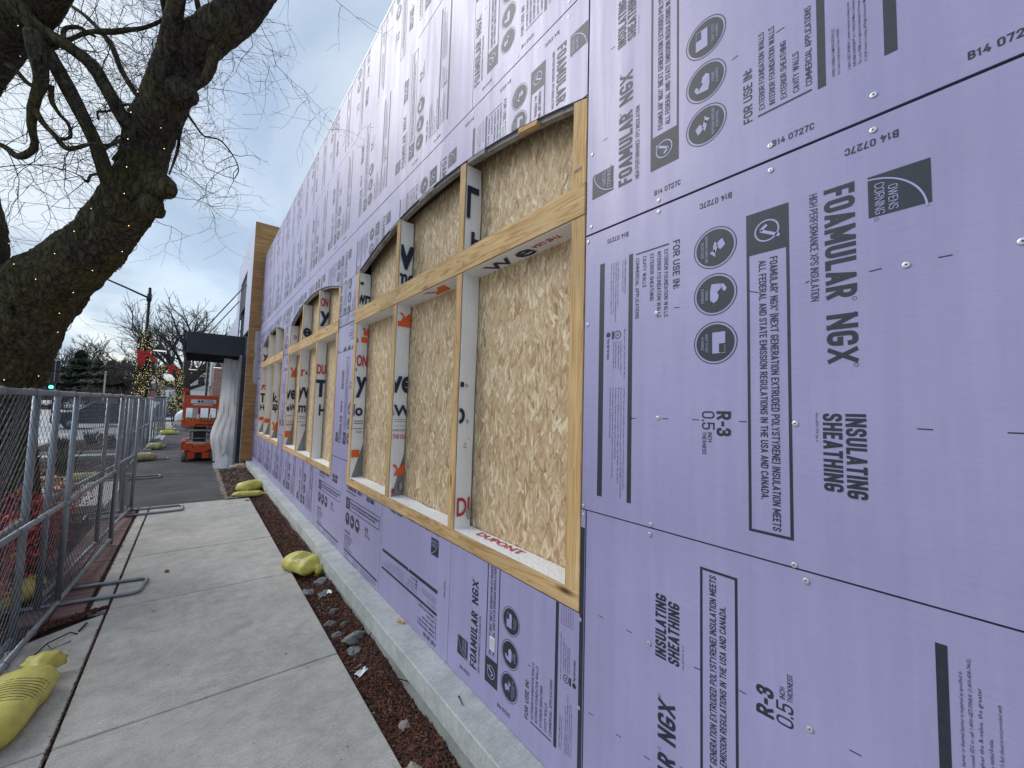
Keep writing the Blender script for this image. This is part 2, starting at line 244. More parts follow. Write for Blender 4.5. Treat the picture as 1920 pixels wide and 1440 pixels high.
TREE = {"trunk": [[-1.488, 6.56, 0.105, 0.2725], [-1.534, 6.468, 1.202, 0.2607], [-1.53, 6.381, 1.745, 0.2587], [-1.496, 6.287, 2.067, 0.2614], [-1.411, 6.156, 2.359, 0.2593], [-1.323, 6.022, 2.647, 0.2713], [-1.21, 5.871, 2.916, 0.2831], [-0.965, 5.616, 3.164, 0.2394], [-0.8, 5.43, 3.354, 0.2191], [-0.673, 5.27, 3.585, 0.2083], [-0.548, 5.112, 3.817, 0.1976], [-0.505, 5.017, 4.077, 0.1648], [-0.478, 4.936, 4.307, 0.1722], [-0.395, 4.813, 4.521, 0.1707], [-0.332, 4.703, 4.768, 0.1693], [-0.245, 4.577, 4.978, 0.1635], [-0.046, 4.363, 5.183, 0.1493], [0.114, 4.183, 5.336, 0.1395], [0.309, 3.966, 5.609, 0.1215], [0.54, 3.716, 5.933, 0.0997]], "limb": [[-1.806, 6.501, 2.376, 0.2183], [-1.713, 6.241, 2.88, 0.1844], [-1.662, 6.016, 3.353, 0.1522], [-1.791, 5.921, 3.984, 0.1562], [-1.736, 5.687, 4.531, 0.1598], [-1.492, 5.318, 4.9, 0.1546], [-1.243, 4.963, 5.044, 0.1455], [-1.027, 4.627, 5.273, 0.1253]], "b1": [[-0.647, 5.098, 3.631, 0.079], [-0.688, 5.039, 3.709, 0.069], [-0.747, 4.987, 3.872, 0.055], [-0.808, 4.936, 4.051, 0.0498], [-0.919, 4.918, 4.306, 0.0489], [-1.034, 4.906, 4.523, 0.0479], [-1.12, 4.876, 4.687, 0.047], [-1.185, 4.834, 4.799, 0.0499], [-1.272, 4.807, 4.932, 0.0489], [-1.343, 4.769, 5.029, 0.0441]], "b2": [[-0.561, 4.919, 4.209, 0.065], [-0.598, 4.862, 4.271, 0.0596], [-0.645, 4.813, 4.319, 0.0501], [-0.756, 4.803, 4.514, 0.0451], [-0.85, 4.783, 4.66, 0.0443], [-0.982, 4.799, 4.747, 0.0434], [-1.105, 4.811, 4.787, 0.0504], [-1.201, 4.8, 4.84, 0.038]], "b3": [[-1.17, 4.723, 4.709, 0.0523], [-1.138, 4.73, 4.534, 0.0488], [-1.109, 4.74, 4.37, 0.0415], [-1.138, 4.794, 4.219, 0.0341], [-1.157, 4.836, 4.123, 0.0343], [-1.158, 4.865, 4.005, 0.0268], [-1.138, 4.879, 3.886, 0.0231], [-1.173, 4.93, 3.825, 0.0232], [-1.252, 5.014, 3.801, 0.0233], [-1.341, 5.097, 3.881, 0.0195], [-1.454, 5.2, 3.948, 0.0157]], "b4": [[-1.144, 4.812, 4.138, 0.0266], [-1.087, 4.811, 4.044, 0.0192], [-1.019, 4.799, 3.971, 0.0193], [-0.953, 4.79, 3.891, 0.0195], [-0.892, 4.777, 3.912, 0.0157], [-0.797, 4.734, 3.964, 0.0119], [-0.691, 4.685, 3.977, 0.012], [-0.618, 4.658, 4.044, 0.0121]], "b5": [[-0.517, 4.982, 4.595, 0.0267], [-0.576, 5.048, 4.679, 0.0224], [-0.645, 5.121, 4.799, 0.0225], [-0.739, 5.208, 4.981, 0.0226], [-0.824, 5.284, 5.215, 0.0228], [-0.931, 5.382, 5.385, 0.0183], [-1.054, 5.495, 5.54, 0.0161], [-1.159, 5.597, 5.645, 0.0139]], "b6": [[-1.128, 4.881, 4.708, 0.0235], [-1.066, 4.874, 4.779, 0.0198], [-1.0, 4.863, 4.864, 0.016], [-0.894, 4.819, 4.961, 0.0162], [-0.76, 4.757, 5.0, 0.0205], [-0.649, 4.713, 5.058, 0.0166], [-0.558, 4.684, 5.11, 0.0146], [-0.445, 4.635, 5.21, 0.0127], [-0.361, 4.606, 5.345, 0.0107]], "b7": [[-0.211, 4.56, 4.429, 0.0171], [-0.228, 4.602, 4.394, 0.0129], [-0.251, 4.656, 4.271, 0.013], [-0.257, 4.695, 4.163, 0.0113], [-0.277, 4.746, 4.052, 0.0096], [-0.309, 4.807, 3.929, 0.007]], "b8": [[-0.211, 4.56, 4.429, 0.015], [-0.156, 4.509, 4.335, 0.0102], [-0.085, 4.446, 4.22, 0.0093], [-0.028, 4.387, 4.19, 0.0076], [0.04, 4.319, 4.16, 0.0067], [0.109, 4.257, 4.065, 0.0059], [0.162, 4.207, 3.96, 0.005], [0.181, 4.183, 3.874, 0.0042], [0.159, 4.191, 3.796, 0.0033]], "b9": [[-0.039, 4.317, 4.976, 0.0463], [-0.056, 4.337, 4.881, 0.0421], [-0.069, 4.355, 4.786, 0.0379], [-0.094, 4.381, 4.709, 0.0337], [-0.142, 4.424, 4.651, 0.0337], [-0.191, 4.467, 4.602, 0.0337]], "b10": [[-0.408, 4.705, 4.575, 0.0769], [-0.391, 4.603, 4.719, 0.0798], [-0.37, 4.499, 4.856, 0.0743], [-0.345, 4.388, 5.033, 0.0649], [-0.322, 4.279, 5.202, 0.0598], [-0.301, 4.169, 5.407, 0.047]], "b11": [[-0.15, 4.453, 5.161, 0.0342], [-0.16, 4.411, 5.248, 0.0254], [-0.188, 4.384, 5.333, 0.021], [-0.213, 4.353, 5.44, 0.0166]], "b12": [[-0.387, 4.642, 5.152, 0.0214], [-0.403, 4.563, 5.231, 0.021], [-0.422, 4.487, 5.305, 0.0206], [-0.444, 4.413, 5.374, 0.0161]], "b13": [[-1.34, 4.939, 4.493, 0.0152], [-1.277, 4.892, 4.444, 0.0152], [-1.212, 4.847, 4.361, 0.0152], [-1.162, 4.812, 4.32, 0.0152]], "b14": [[-0.581, 5.107, 4.458, 0.0225], [-0.612, 5.142, 4.553, 0.0226], [-0.639, 5.175, 4.639, 0.0182], [-0.679, 5.223, 4.668, 0.0114], [-0.744, 5.294, 4.646, 0.0101], [-0.81, 5.366, 4.623, 0.0092], [-0.901, 5.457, 4.619, 0.0092], [-0.896, 5.476, 4.552, 0.0083]], "b15": [[-0.68, 4.845, 3.929, 0.0166], [-0.648, 4.797, 3.968, 0.0165], [-0.627, 4.759, 4.016, 0.0144], [-0.618, 4.728, 4.081, 0.0123], [-0.642, 4.728, 4.103, 0.0082], [-0.679, 4.744, 4.042, 0.0081], [-0.716, 4.76, 3.977, 0.0081], [-0.785, 4.796, 3.974, 0.0081]], "b16": [[-0.751, 5.035, 3.852, 0.0128], [-0.834, 5.039, 3.821, 0.0101], [-0.851, 4.996, 3.732, 0.0104], [-0.889, 4.96, 3.754, 0.0049], [-0.986, 4.971, 3.776, 0.004], [-1.184, 5.064, 3.781, 0.0036], [-1.371, 5.153, 3.727, 0.0031]], "b17": [[-1.082, 4.868, 4.411, 0.0196], [-1.074, 4.897, 4.294, 0.0158], [-1.024, 4.891, 4.199, 0.0139], [-0.97, 4.878, 4.139, 0.012], [-0.955, 4.899, 4.046, 0.0128], [-1.03, 4.986, 4.029, 0.0121]], "b18": [[-1.018, 4.789, 4.765, 0.0196], [-1.04, 4.858, 4.921, 0.0159], [-0.961, 4.854, 4.988, 0.0161], [-0.91, 4.878, 4.986, 0.0123], [-0.874, 4.912, 5.005, 0.0125]], "knobA": [[-0.408, 4.892, 3.837, 0.1142], [-0.332, 4.773, 3.779, 0.1083], [-0.287, 4.679, 3.715, 0.0598]], "knobB": [[-0.279, 4.599, 4.618, 0.1111], [-0.21, 4.486, 4.554, 0.0843], [-0.169, 4.395, 4.489, 0.0415]], "knobC": [[-0.41, 4.848, 3.615, 0.0953], [-0.363, 4.753, 3.53, 0.0598]]}
# ------------------------------------------------------------------ builders
def tag(o, label=None, cat=None, group=None, kind=None):
    if label: o['label'] = label
    if cat: o['category'] = cat
    if group: o['group'] = group
    if kind: o['kind'] = kind
    return o
def empty(name, loc=(0,0,0), rz=0, **kw):
    o = bpy.data.objects.new(name, None); o.empty_display_size = .1; col.objects.link(o); o.location = loc; o.rotation_euler = (0,0,rz); return tag(o, **kw)
class MB:
    def __init__(s): s.v = []; s.f = []; s.m = []; s.mi = 0
    def add(s, vs_, fs):
        n = len(s.v); s.v += [tuple(p) for p in vs_]; s.f += [tuple(i+n for i in f) for f in fs]; s.m += [s.mi]*len(fs); return s
    def box(s, x0, x1, y0, y1, z0, z1, rot=None, c=None):
        p = [(x, y, z) for x in (x0, x1) for y in (y0, y1) for z in (z0, z1)]
        if rot is not None:
            c = Vector(c) if c is not None else Vector(((x0+x1)/2, (y0+y1)/2, (z0+z1)/2)); p = [rot @ (Vector(q)-c)+c for q in p]
        return s.add(p, [(0,1,3,2), (4,6,7,5), (0,4,5,1), (2,3,7,6), (0,2,6,4), (1,5,7,3)])
    def tube(s, pts, rad, n=8, caps=True, jit=None):
        pts = [Vector(p) for p in pts]; k = len(pts)
        if not hasattr(rad, '__len__'): rad = [rad]*k
        up = None; vs_ = []; fs = []
        for i in range(k):
            d = (pts[min(i+1, k-1)]-pts[max(i-1, 0)])
            if d.length < 1e-9: d = Vector((0,0,1))
            d.normalize()
            if up is None: up = Vector((0,0,1)) if abs(d.z) < .9 else Vector((1,0,0))
            a = up-d*up.dot(d)
            if a.length < 1e-4: a = d.orthogonal()
            a.normalize(); up = a; b = d.cross(a)
            for j in range(n):
                t = 2*PI*j/n; q = a*math.cos(t)+b*math.sin(t); r = rad[i]
                if jit: r *= jit(pts[i]+q*r, i, j)
                vs_.append(pts[i]+q*r)
        for i in range(k-1):
            for j in range(n):
                a_, b_ = i*n+j, i*n+(j+1) % n; fs.append((a_, b_, b_+n, a_+n))
        if caps: fs.append(tuple(range(n))[::-1]); fs.append(tuple(range((k-1)*n, k*n)))
        return s.add(vs_, fs)
    def cyl(s, a, b, r, n=12, r2=None): return s.tube([a, b], [r, r if r2 is None else r2], n)
    def prism(s, poly, axis, t0, t1):
        k = len(poly)
        def P(p, t): return {'x': (t, p[0], p[1]), 'y': (p[0], t, p[1]), 'z': (p[0], p[1], t)}[axis]
        return s.add([P(p, t0) for p in poly]+[P(p, t1) for p in poly], [tuple(range(k))[::-1], tuple(range(k, 2*k))]+[(i, (i+1) % k, (i+1) % k+k, i+k) for i in range(k)])
    def sphere(s, c, r, n=10, m=6, sc=(1,1,1)):
        vs_ = []; fs = []
        for i in range(m+1):
            for j in range(n):
                p = PI*i/m; t = 2*PI*j/n; vs_.append((c[0]+r*sc[0]*math.sin(p)*math.cos(t), c[1]+r*sc[1]*math.sin(p)*math.sin(t), c[2]+r*sc[2]*math.cos(p)))
        for i in range(m):
            for j in range(n): fs.append((i*n+j, (i+1)*n+j, (i+1)*n+(j+1) % n, i*n+(j+1) % n))
        return s.add(vs_, fs)
    def rock(s, c, r, sd, n=9, m=6, fl=.6):
        b = len(s.v); s.sphere((0,0,0), 1, n, m); o = Vector((sd*3.1, sd*1.7, sd*.9))
        for i in range(b, len(s.v)):
            p = Vector(s.v[i]); k = 1+.55*noise.noise(p*1.3+o)+.25*noise.noise(p*3+o); s.v[i] = (c[0]+p.x*k*r, c[1]+p.y*k*r*(.75+.4*math.sin(sd*7)), c[2]+p.z*k*r*fl)
        return s
    def mesh(s, name, mats, smooth=False, off=(0,0,0)):
        me = bpy.data.meshes.new(name); me.from_pydata([(p[0]-off[0], p[1]-off[1], p[2]-off[2]) for p in s.v], [], s.f)
        mats = mats if isinstance(mats, (list, tuple)) else [mats]
        for m in mats: me.materials.append(m)
        if len(mats) > 1: me.polygons.foreach_set('material_index', s.m)
        if smooth: me.polygons.foreach_set('use_smooth', [True]*len(me.polygons))
        me.update(); return me
    def build(s, name, mats, parent=None, smooth=False, off=None, bev=0, **kw):
        if off is None:
            off = Vector((0,0,0)); p = parent
            while p is not None: off = off+Vector(p.location); p = p.parent
        me = s.mesh(name, mats, smooth, off); o = bpy.data.objects.new(name, me); col.objects.link(o); o.parent = parent
        bm = bmesh.new(); bm.from_mesh(me); bmesh.ops.recalc_face_normals(bm, faces=bm.faces)
        if bev: bmesh.ops.bevel(bm, geom=list(bm.edges), offset=bev, segments=1, affect='EDGES', clamp_overlap=True)
        bm.to_mesh(me); bm.free(); return tag(o, **kw)
def thing(name, mb, mats, base, label, cat, smooth=False, group=None, bev=0):
    o = mb.build(name, mats, None, smooth, base, bev, label=label, cat=cat, group=group); o.location = base; return o
def inst(me, name, loc, parent=None, rot=(0,0,0), **kw):
    o = bpy.data.objects.new(name, me); col.objects.link(o); o.location = loc; o.rotation_euler = rot; o.parent = parent; return tag(o, **kw)
def copy_tree(o, parent=None):
    c = o.copy(); col.objects.link(c); c.parent = parent
    for ch in list(o.children): copy_tree(ch, c)
    return c
# ------------------------------------------------------------------ lettering
_tx = {}
def text_poly(s, bold=0.0, res=2):
    k = (s, bold, res)
    if k in _tx: return _tx[k]
    c = bpy.data.curves.new('t', 'FONT'); c.body = s; c.resolution_u = res; c.offset = bold; c.fill_mode = 'FRONT'
    o = bpy.data.objects.new('t', c); me = bpy.data.meshes.new_from_object(o)
    vs_ = [(v.co.x, v.co.y) for v in me.vertices]; fs = [tuple(p.vertices) for p in me.polygons]
    bpy.data.objects.remove(o); bpy.data.curves.remove(c); bpy.data.meshes.remove(me)
    x0 = min(v[0] for v in vs_); x1 = max(v[0] for v in vs_); y0 = min(v[1] for v in vs_); y1 = max(v[1] for v in vs_)
    _tx[k] = ([((x-x0)/(x1-x0), (y-y0)/(y1-y0)) for x, y in vs_], fs); return _tx[k]
RD, SH = 1, 0
GL = {'A': (.52, [(0,[(0,0),(.47,1)]),(0,[(1,0),(.53,1)]),(0,[(.22,.24),(.78,.24)])]), 'B': (.50, [(0,[(0,0),(0,1)]),(1,[(0,1),(.94,1),(.94,.53),(0,.53)]),(1,[(0,.53),(1,.53),(1,0),(0,0)])]),
 'C': (.48, [(1,[(1,.79),(1,1),(0,1),(0,0),(1,0),(1,.21)])]), 'D': (.50, [(0,[(0,0),(0,1)]),(1,[(0,1),(1,1),(1,0),(0,0)])]), 'E': (.42, [(0,[(1,1),(0,1),(0,0),(1,0)]),(0,[(0,.52),(.85,.52)])]),
 'F': (.42, [(0,[(1,1),(0,1),(0,0)]),(0,[(0,.50),(.85,.50)])]), 'G': (.49, [(1,[(1,.82),(1,1),(0,1),(0,0),(1,0),(1,.40)]),(0,[(1,.42),(.56,.42)])]), 'H': (.51, [(0,[(0,0),(0,1)]),(0,[(1,0),(1,1)]),(0,[(0,.51),(1,.51)])]),
 'I': (0, [(0,[(.5,0),(.5,1)])]), 'J': (.44, [(1,[(1,1),(1,0),(0,0),(0,.28)])]), 'K': (.50, [(0,[(0,0),(0,1)]),(0,[(1,1),(.06,.40)]),(0,[(.36,.60),(1,0)])]), 'L': (.41, [(0,[(0,1),(0,0),(1,0)])]),
 'M': (.64, [(0,[(0,0),(0,1)]),(0,[(1,0),(1,1)]),(0,[(.03,1),(.48,.25)]),(0,[(.97,1),(.52,.25)])]), 'N': (.52, [(0,[(0,0),(0,1)]),(0,[(1,0),(1,1)]),(0,[(0,1),(1,0)])]), 'O': (.50, [(2,[(0,0),(0,1),(1,1),(1,0)])]),
 'P': (.49, [(0,[(0,0),(0,1)]),(1,[(0,1),(1,1),(1,.44),(0,.44)])]), 'Q': (.50, [(2,[(0,0),(0,1),(1,1),(1,0)]),(0,[(.6,.22),(1.05,-.05)])]), 'R': (.50, [(0,[(0,0),(0,1)]),(1,[(0,1),(1,1),(1,.46),(0,.46)]),(0,[(.5,.46),(1,0)])]),
 'S': (.48, [(1,[(1,.81),(1,1),(0,1),(0,.57),(1,.43),(1,0),(0,0),(0,.19)])]), 'T': (.46, [(0,[(0,1),(1,1)]),(0,[(.5,0),(.5,1)])]), 'U': (.50, [(1,[(0,1),(0,0),(1,0),(1,1)])]), 'V': (.52, [(0,[(0,1),(.48,0)]),(0,[(1,1),(.52,0)])]),
 'W': (.78, [(0,[(0,1),(.25,0)]),(0,[(.27,0),(.49,1)]),(0,[(.51,1),(.73,0)]),(0,[(.75,0),(1,1)])]), 'X': (.52, [(0,[(0,1),(1,0)]),(0,[(0,0),(1,1)])]), 'Y': (.50, [(0,[(0,1),(.5,.45),(1,1)]),(0,[(.5,.47),(.5,0)])]), 'Z': (.46, [(0,[(0,1),(1,1),(0,0),(1,0)])]),
 '0': (.50, [(2,[(0,0),(0,1),(1,1),(1,0)])]), '1': (.30, [(0,[(0,.78),(.75,1),(.75,0)])]), '2': (.48, [(1,[(0,.78),(0,1),(1,1),(1,.62),(0,.02)]),(0,[(0,0),(1,0)])]), '3': (.48, [(1,[(0,.80),(0,1),(.96,1),(.96,.53),(.4,.53)]),(1,[(.4,.53),(1,.53),(1,0),(0,0),(0,.19)])]),
 '4': (.52, [(0,[(1,.26),(0,.26),(.62,1)]),(0,[(.74,.5),(.74,0)])]), '5': (.48, [(0,[(1,1),(0,1),(0,.50)]),(1,[(0,.56),(1,.62),(1,0),(0,0),(0,.19)])]), '6': (.48, [(2,[(0,0),(0,.56),(1,.56),(1,0)]),(0,[(0,.4),(.6,1)])]), '7': (.47, [(0,[(0,1),(1,1),(.4,0)])]),
 '8': (.49, [(2,[(0,0),(0,.53),(1,.53),(1,0)]),(2,[(.05,.53),(.05,1),(.95,1),(.95,.53)])]), '9': (.48, [(2,[(0,.44),(0,1),(1,1),(1,.44)]),(0,[(1,.6),(.4,0)])]), '.': (0, [(0,[(.5,0),(.5,.05)])]), ',': (0, [(0,[(.5,-.08),(.5,.05)])]), ':': (0, [(0,[(.5,.10),(.5,.16)]),(0,[(.5,.66),(.5,.72)])]),
 '-': (.30, [(0,[(0,.42),(1,.42)])]), '(': (.17, [(0,[(1,1.08),(.35,.92),(0,.68),(0,.28),(.35,.04),(1,-.12)])]), ')': (.17, [(0,[(0,1.08),(.65,.92),(1,.68),(1,.28),(.65,.04),(0,-.12)])]), '&': (.55, [(1,[(1,.4),(.6,0),(0,0),(0,.45),(.7,.7),(.7,1),(.15,1),(.15,.7),(1,0)])]), '\u00ae': (.22, [(2,[(0,.72),(0,1),(1,1),(1,.72)])]), ' ': (.20, [])}
def stroke_text(p, s, u0, u1, v0, v1, wt, l=0):
    H_ = v1-v0; t = wt*H_; ws = []
    for ch in s: ws.append(GL[ch][0]*H_ if GL[ch][0] else t)
    gap = .085*H_; fixed = sum(w for w, ch in zip(ws, s) if GL[ch][0] == 0); k = (u1-u0-fixed)/(sum(ws)-fixed+gap*(len(s)-1)); x = u0
    for gi, (w, ch) in enumerate(zip(ws, s)):
        gi = gi % 2; W_ = w*k if GL[ch][0] else t; th = t*(.6 if ch == '\u00ae' else 1)
        for si, (kind, pts) in enumerate(GL[ch][1]):
            P = [Vector((th/2+a*(W_-th), th/2+b*(H_-th))) for a, b in pts]; closed = kind == 2
            if kind:
                Q = []; n = len(P); rr_ = min(.42*W_, .30*H_)
                for i in range(n):
                    if not closed and i in (0, n-1): Q.append(P[i]); continue
                    a, b, c = P[i-1], P[i], P[(i+1) % n]; r1 = min(rr_, (a-b).length*(.5 if (closed or 0 < i-1) else 1), (c-b).length*(.5 if (closed or i+1 < n-1) else 1)); q0 = b+(a-b).normalized()*r1; q2 = b+(c-b).normalized()*r1
                    for j in range(5): f = j/4; Q.append(q0*(1-f)**2+b*2*f*(1-f)+q2*f*f)
                P = [Q[0]]+[q for a, q in zip(Q, Q[1:]) if (q-a).length > 1e-5*1]
                if closed and (P[0]-P[-1]).length < 1e-5: P.pop()
            n = len(P); L1, L2 = [], []
            for i in range(n):
                a = P[i-1] if (closed or i) else None; c = P[(i+1) % n] if (closed or i < n-1) else None
                d1 = (P[i]-a).normalized() if a is not None else None; d2 = (c-P[i]).normalized() if c is not None else None; d1 = d1 or d2; d2 = d2 or d1
                m_ = (d1+d2); m_ = m_.normalized() if m_.length > .2 else d1; nn = Vector((-m_.y, m_.x)); ln = min(1.9, 1/max(.3, abs(nn.dot(Vector((-d1.y, d1.x))))))
                e = P[i].copy()
                if not closed and i == 0: e -= d2*th/2
                if not closed and i == n-1: e += d1*th/2
                L1.append(e+nn*th/2*ln); L2.append(e-nn*th/2*ln)
            vs_ = [(x+q.x, v1-(min(H_, max(0, q.y)) if ch not in ',()Q' else min(H_*1.1, max(-.12*H_, q.y))), si*.0002+gi*.0001) for q in L1+L2]; p.add(vs_, [(i, (i+1) % n, (i+1) % n+n, i+n) for i in range(n if closed else n-1)], l)
        x += W_+gap*k
class Page:                      # flat print in (u right, v down) metres, layer 0 ink, 1 knock-out
    def __init__(s): s.v = []; s.f = []; s.l = []
    def add(s, vs_, fs, l=0):
        n = len(s.v); s.v += vs_; s.f += [tuple(i+n for i in f) for f in fs]; s.l += [l]*len(fs)
    def cap(s, t, u0, u1, v0, v1, wt=.15, l=0): stroke_text(s, t, u0, u1, v0, v1, wt, l)
    def text(s, t, u0, u1, v0, v1, bold=.02, l=0, res=2):
        vs_, fs = text_poly(t, bold, res); s.add([(u0+x*(u1-u0), v1-y*(v1-v0)) for x, y in vs_], fs, l)
    def rect(s, u0, u1, v0, v1, l=0): s.add([(u0, v0), (u1, v0), (u1, v1), (u0, v1)], [(0,1,2,3)], l)
    def poly(s, pts, l=0): s.add(list(pts), [tuple(range(len(pts)))], l)
    def disc(s, u, v, r, l=0, n=40): s.poly([(u+r*math.cos(2*PI*i/n), v+r*math.sin(2*PI*i/n)) for i in range(n)], l)
    def ring(s, u, v, r0, r1, l=0, n=40, a0=0, a1=2*PI):
        full = abs(a1-a0-2*PI) < 1e-6; k = n if full else n+1
        vs_ = [(u+r*math.cos(a0+(a1-a0)*i/n), v+r*math.sin(a0+(a1-a0)*i/n)) for r in (r0, r1) for i in range(k)]
        s.add(vs_, [(i, (i+1) % k, (i+1) % k+k, i+k) for i in range(n)], l)
    def line(s, pts, w, l=0):
        for (a, b), (c, d) in zip(pts, pts[1:]):
            L_ = math.hypot(c-a, d-b); nx, ny = -(d-b)/L_*w/2, (c-a)/L_*w/2; s.add([(a+nx, b+ny), (a-nx, b-ny), (c-nx, d-ny), (c+nx, d+ny)], [(0,1,2,3)], l)
def make_page(full):
    p = Page(); res = 2 if full else 1
    p.rect(.160, .270, 0, .115)
    p.ring(.160+.122, .122, .112, .116, 1, 20, PI+.05, 1.5*PI-.05)
    if True:
        p.cap('OWENS', .198, .262, .058, .076, .10, 1); p.cap('CORNING', .184, .266, .083, .102, .10, 1)
    p.ring(.278, .100, .0035, .0045, 0, 10)
    p.cap('FOAMULAR', .156, .468, .142, .209, .185); p.ring(.475, .148, .004, .0052, 0, 10)
    p.cap('NGX', .512, .645, .142, .209, .185); p.ring(.652, .148, .004, .0052, 0, 10)
    p.cap('HIGH PERFORMANCE XPS INSULATION', .155, .466, .224, .243, .11)
    p.cap('INSULATING', .781, 1.0, .131, .173, .185); p.cap('SHEATHING', .781, .989, .180, .222, .185)
    if full: p.text('Meets ASTM C578, Type X', .781, .86, .232, .240, .0, 0, 1)
    a, b, c, d, w = .154, 1.143, .294, .411, .008
    p.rect(a, .288, c, d); p.rect(.288, b, c, c+w); p.rect(.288, b, d-w, d); p.rect(b-w, b, c+w, d-w)
    p.ring(.221, .3525, .030, .0345, 1, 28); p.line([(.203, .352), (.217, .370), (.246, .318)], .009, 1)
    p.cap('FOAMULAR\u00ae NGX\u00ae (NEXT GENERATION EXTRUDED POLYSTYRENE) INSULATION MEETS', .308, 1.126, .325, .346, .155)
    p.cap('ALL FEDERAL AND STATE EMISSION REGULATIONS IN THE USA AND CANADA.', .312, 1.041, .356, .376, .155)
    for i, u in enumerate((.227, .388, .553)):
        v = .511; p.ring(u, v, .0685, .0715, 0, 44); p.disc(u, v, .0625, 0, 44)
        if i == 0:      # deflected moisture arrow
            p.poly([(u-.026, v-.026), (u-.002, v-.036), (u+.012, v-.020), (u-.006, v-.006), (u-.012, v-.010), (u-.018, v-.014)], 1)
            p.poly([(u-.022, v-.002), (u-.004, v-.012), (u+.020, v-.004), (u+.014, v+.004), (u-.006, v+.004)], 1)
            p.poly([(u+.006, v-.002), (u+.034, v-.004), (u+.016, v+.016)], 1); t_ = ('SUPERIOR MOISTURE', 'RESISTANCE')
        elif i == 1:    # flexed arm
            p.poly([(u-.036, v+.010), (u-.034, v-.012), (u-.020, v-.024), (u-.006, v-.010), (u-.010, v+.006)], 1)
            p.poly([(u-.010, v+.006), (u-.006, v-.008), (u+.006, v-.014), (u+.022, v-.010), (u+.030, v+.002), (u+.020, v+.014), (u-.012, v+.015), (u-.036, v+.010)], 1)
            p.poly([(u-.034, v-.012), (u-.030, v-.030), (u-.014, v-.040), (u-.004, v-.034), (u-.010, v-.026), (u-.022, v-.024)], 1); t_ = ('STRONG', '& DURABLE')
        else:
            p.poly([(u-.035, v+.008), (u-.035, v-.034), (u+.004, v-.034), (u+.004, v-.014), (u+.036, v-.014), (u+.036, v+.008)], 1)
            for q in range(4): p.rect(u+.009+q*.008, u+.012+q*.008, v-.034, v-.031, 1)
            for q in range(3): p.rect(u+.034, u+.037, v-.030+q*.006, v-.027+q*.006, 1)
            t_ = ('EASY TO CUT', '& HANDLE')
        if full: p.cap(t_[0], u-.0028*len(t_[0]), u+.0028*len(t_[0]), v+.022, v+.031, .11, 1); p.cap(t_[1], u-.0028*len(t_[1]), u+.0028*len(t_[1]), v+.036, v+.045, .11, 1)
    p.cap('R-3', .781, .862, .461, .507, .20); p.cap('0.5', .782, .843, .513, .555, .12)
    p.cap('INCH', .852, .884, .522, .535, .14); p.cap('THICKNESS', .852, .926, .541, .554, .14)
    p.cap('FOR USE IN:', .156, .337, .635, .662, .17)
    for s_, e, v in (('EXTERIOR FOUNDATION WALLS', .435, .682), ('INTERIOR FOUNDATION WALLS', .433, .711), ('EXTERIOR SHEATHING', .362, .742), ('CAVITY WALLS', .303, .774), ('COMMERCIAL APPLICATIONS', .423, .806)):
        p.cap(s_, .178, e, v-.001, v+.015, .135)
    p.rect(.158, .164, .678, .82); p.rect(.152, 1.146, .834, .853); p.rect(.153, 1.146, .976, 1.001)
    F = []
    for k, (s_, e) in enumerate((('OWENS CORNING FOAM INSULATION, LLC', .31), ('One Owens Corning Parkway, Toledo, OH 43659', .30), ('', 0), ('1-800-GET-PINK\u00ae | www.owenscorning.com', .36), ('THE PINK PANTHER\u2122 & \u00a9 1964-2024 Metro-Goldwyn-Mayer Studios Inc.', .42), ('The color PINK is a registered trademark of Owens Corning.', .38), ('\u00a9 2024 Owens Corning. All Rights Reserved. Made in U.S.A.', .385))):
        if s_: F.append((s_, .165, e, .867+k*.0115))
    F.append(('Meets California Quality Standards HUD/FHA UM #71a', .457, .66, .867))
    for k, (s_, e) in enumerate((('Code Evaluation Report UL ER8811-01', .64), ('UL CERTIFIED. Classified by', .62), ('Underwriters Laboratories', .61), ('www.owenscorning.com', .615))): F.append((s_, .500, e, .884+k*.012))
    for k, (s_, e) in enumerate((('CAUTION: This product is combustible. A protective barrier or thermal barrier is required as specified in', 1.10), ('the appropriate building code. For more information, consult SDS or call 1-800-GET-PINK\u00ae (1-800-438-7465).', 1.135), ('R means resistance to heat flow. The higher the R-value, the greater', 1.08), ('the insulating power. This insulation must be installed properly to get the marked R-value.', .985), ("Follow the manufacturer's instructions carefully. If a manufacturer's fact sheet is not provided with", 1.06), ('the material shipment, request this and review it carefully.', .90))): F.append((s_, .694, e, .867+k*.0135))
    for s_, a_, e, v in F:
        if full: p.text(s_, a_, e, v, v+.0085, .002, 0, 1)
        else: p.rect(a_, e, v+.002, v+.005)
    p.ring(.474, .905, .014, .0175, 0, 20); p.text('UL', .466, .482, .897, .911, .02, 0, 1); p.rect(.457, .491, .924, .934)
    p.disc(.470, .952, .011, 0, 16); p.text('hydrovac', .488, .575, .944, .962, .02, 0, res)
    return p
PAGE_F, PAGE_M = make_page(True), make_page(False)
WX = 1.352
def clip_bm(bm, y0, y1, z0, z1, x):
    for co, no in (((x, y0, 0), (0,-1,0)), ((x, y1, 0), (0,1,0)), ((x, 0, z0), (0,0,-1)), ((x, 0, z1), (0,0,1))):
        bmesh.ops.bisect_plane(bm, geom=bm.verts[:]+bm.edges[:]+bm.faces[:], plane_co=co, plane_no=no, clear_outer=True, dist=1e-6)
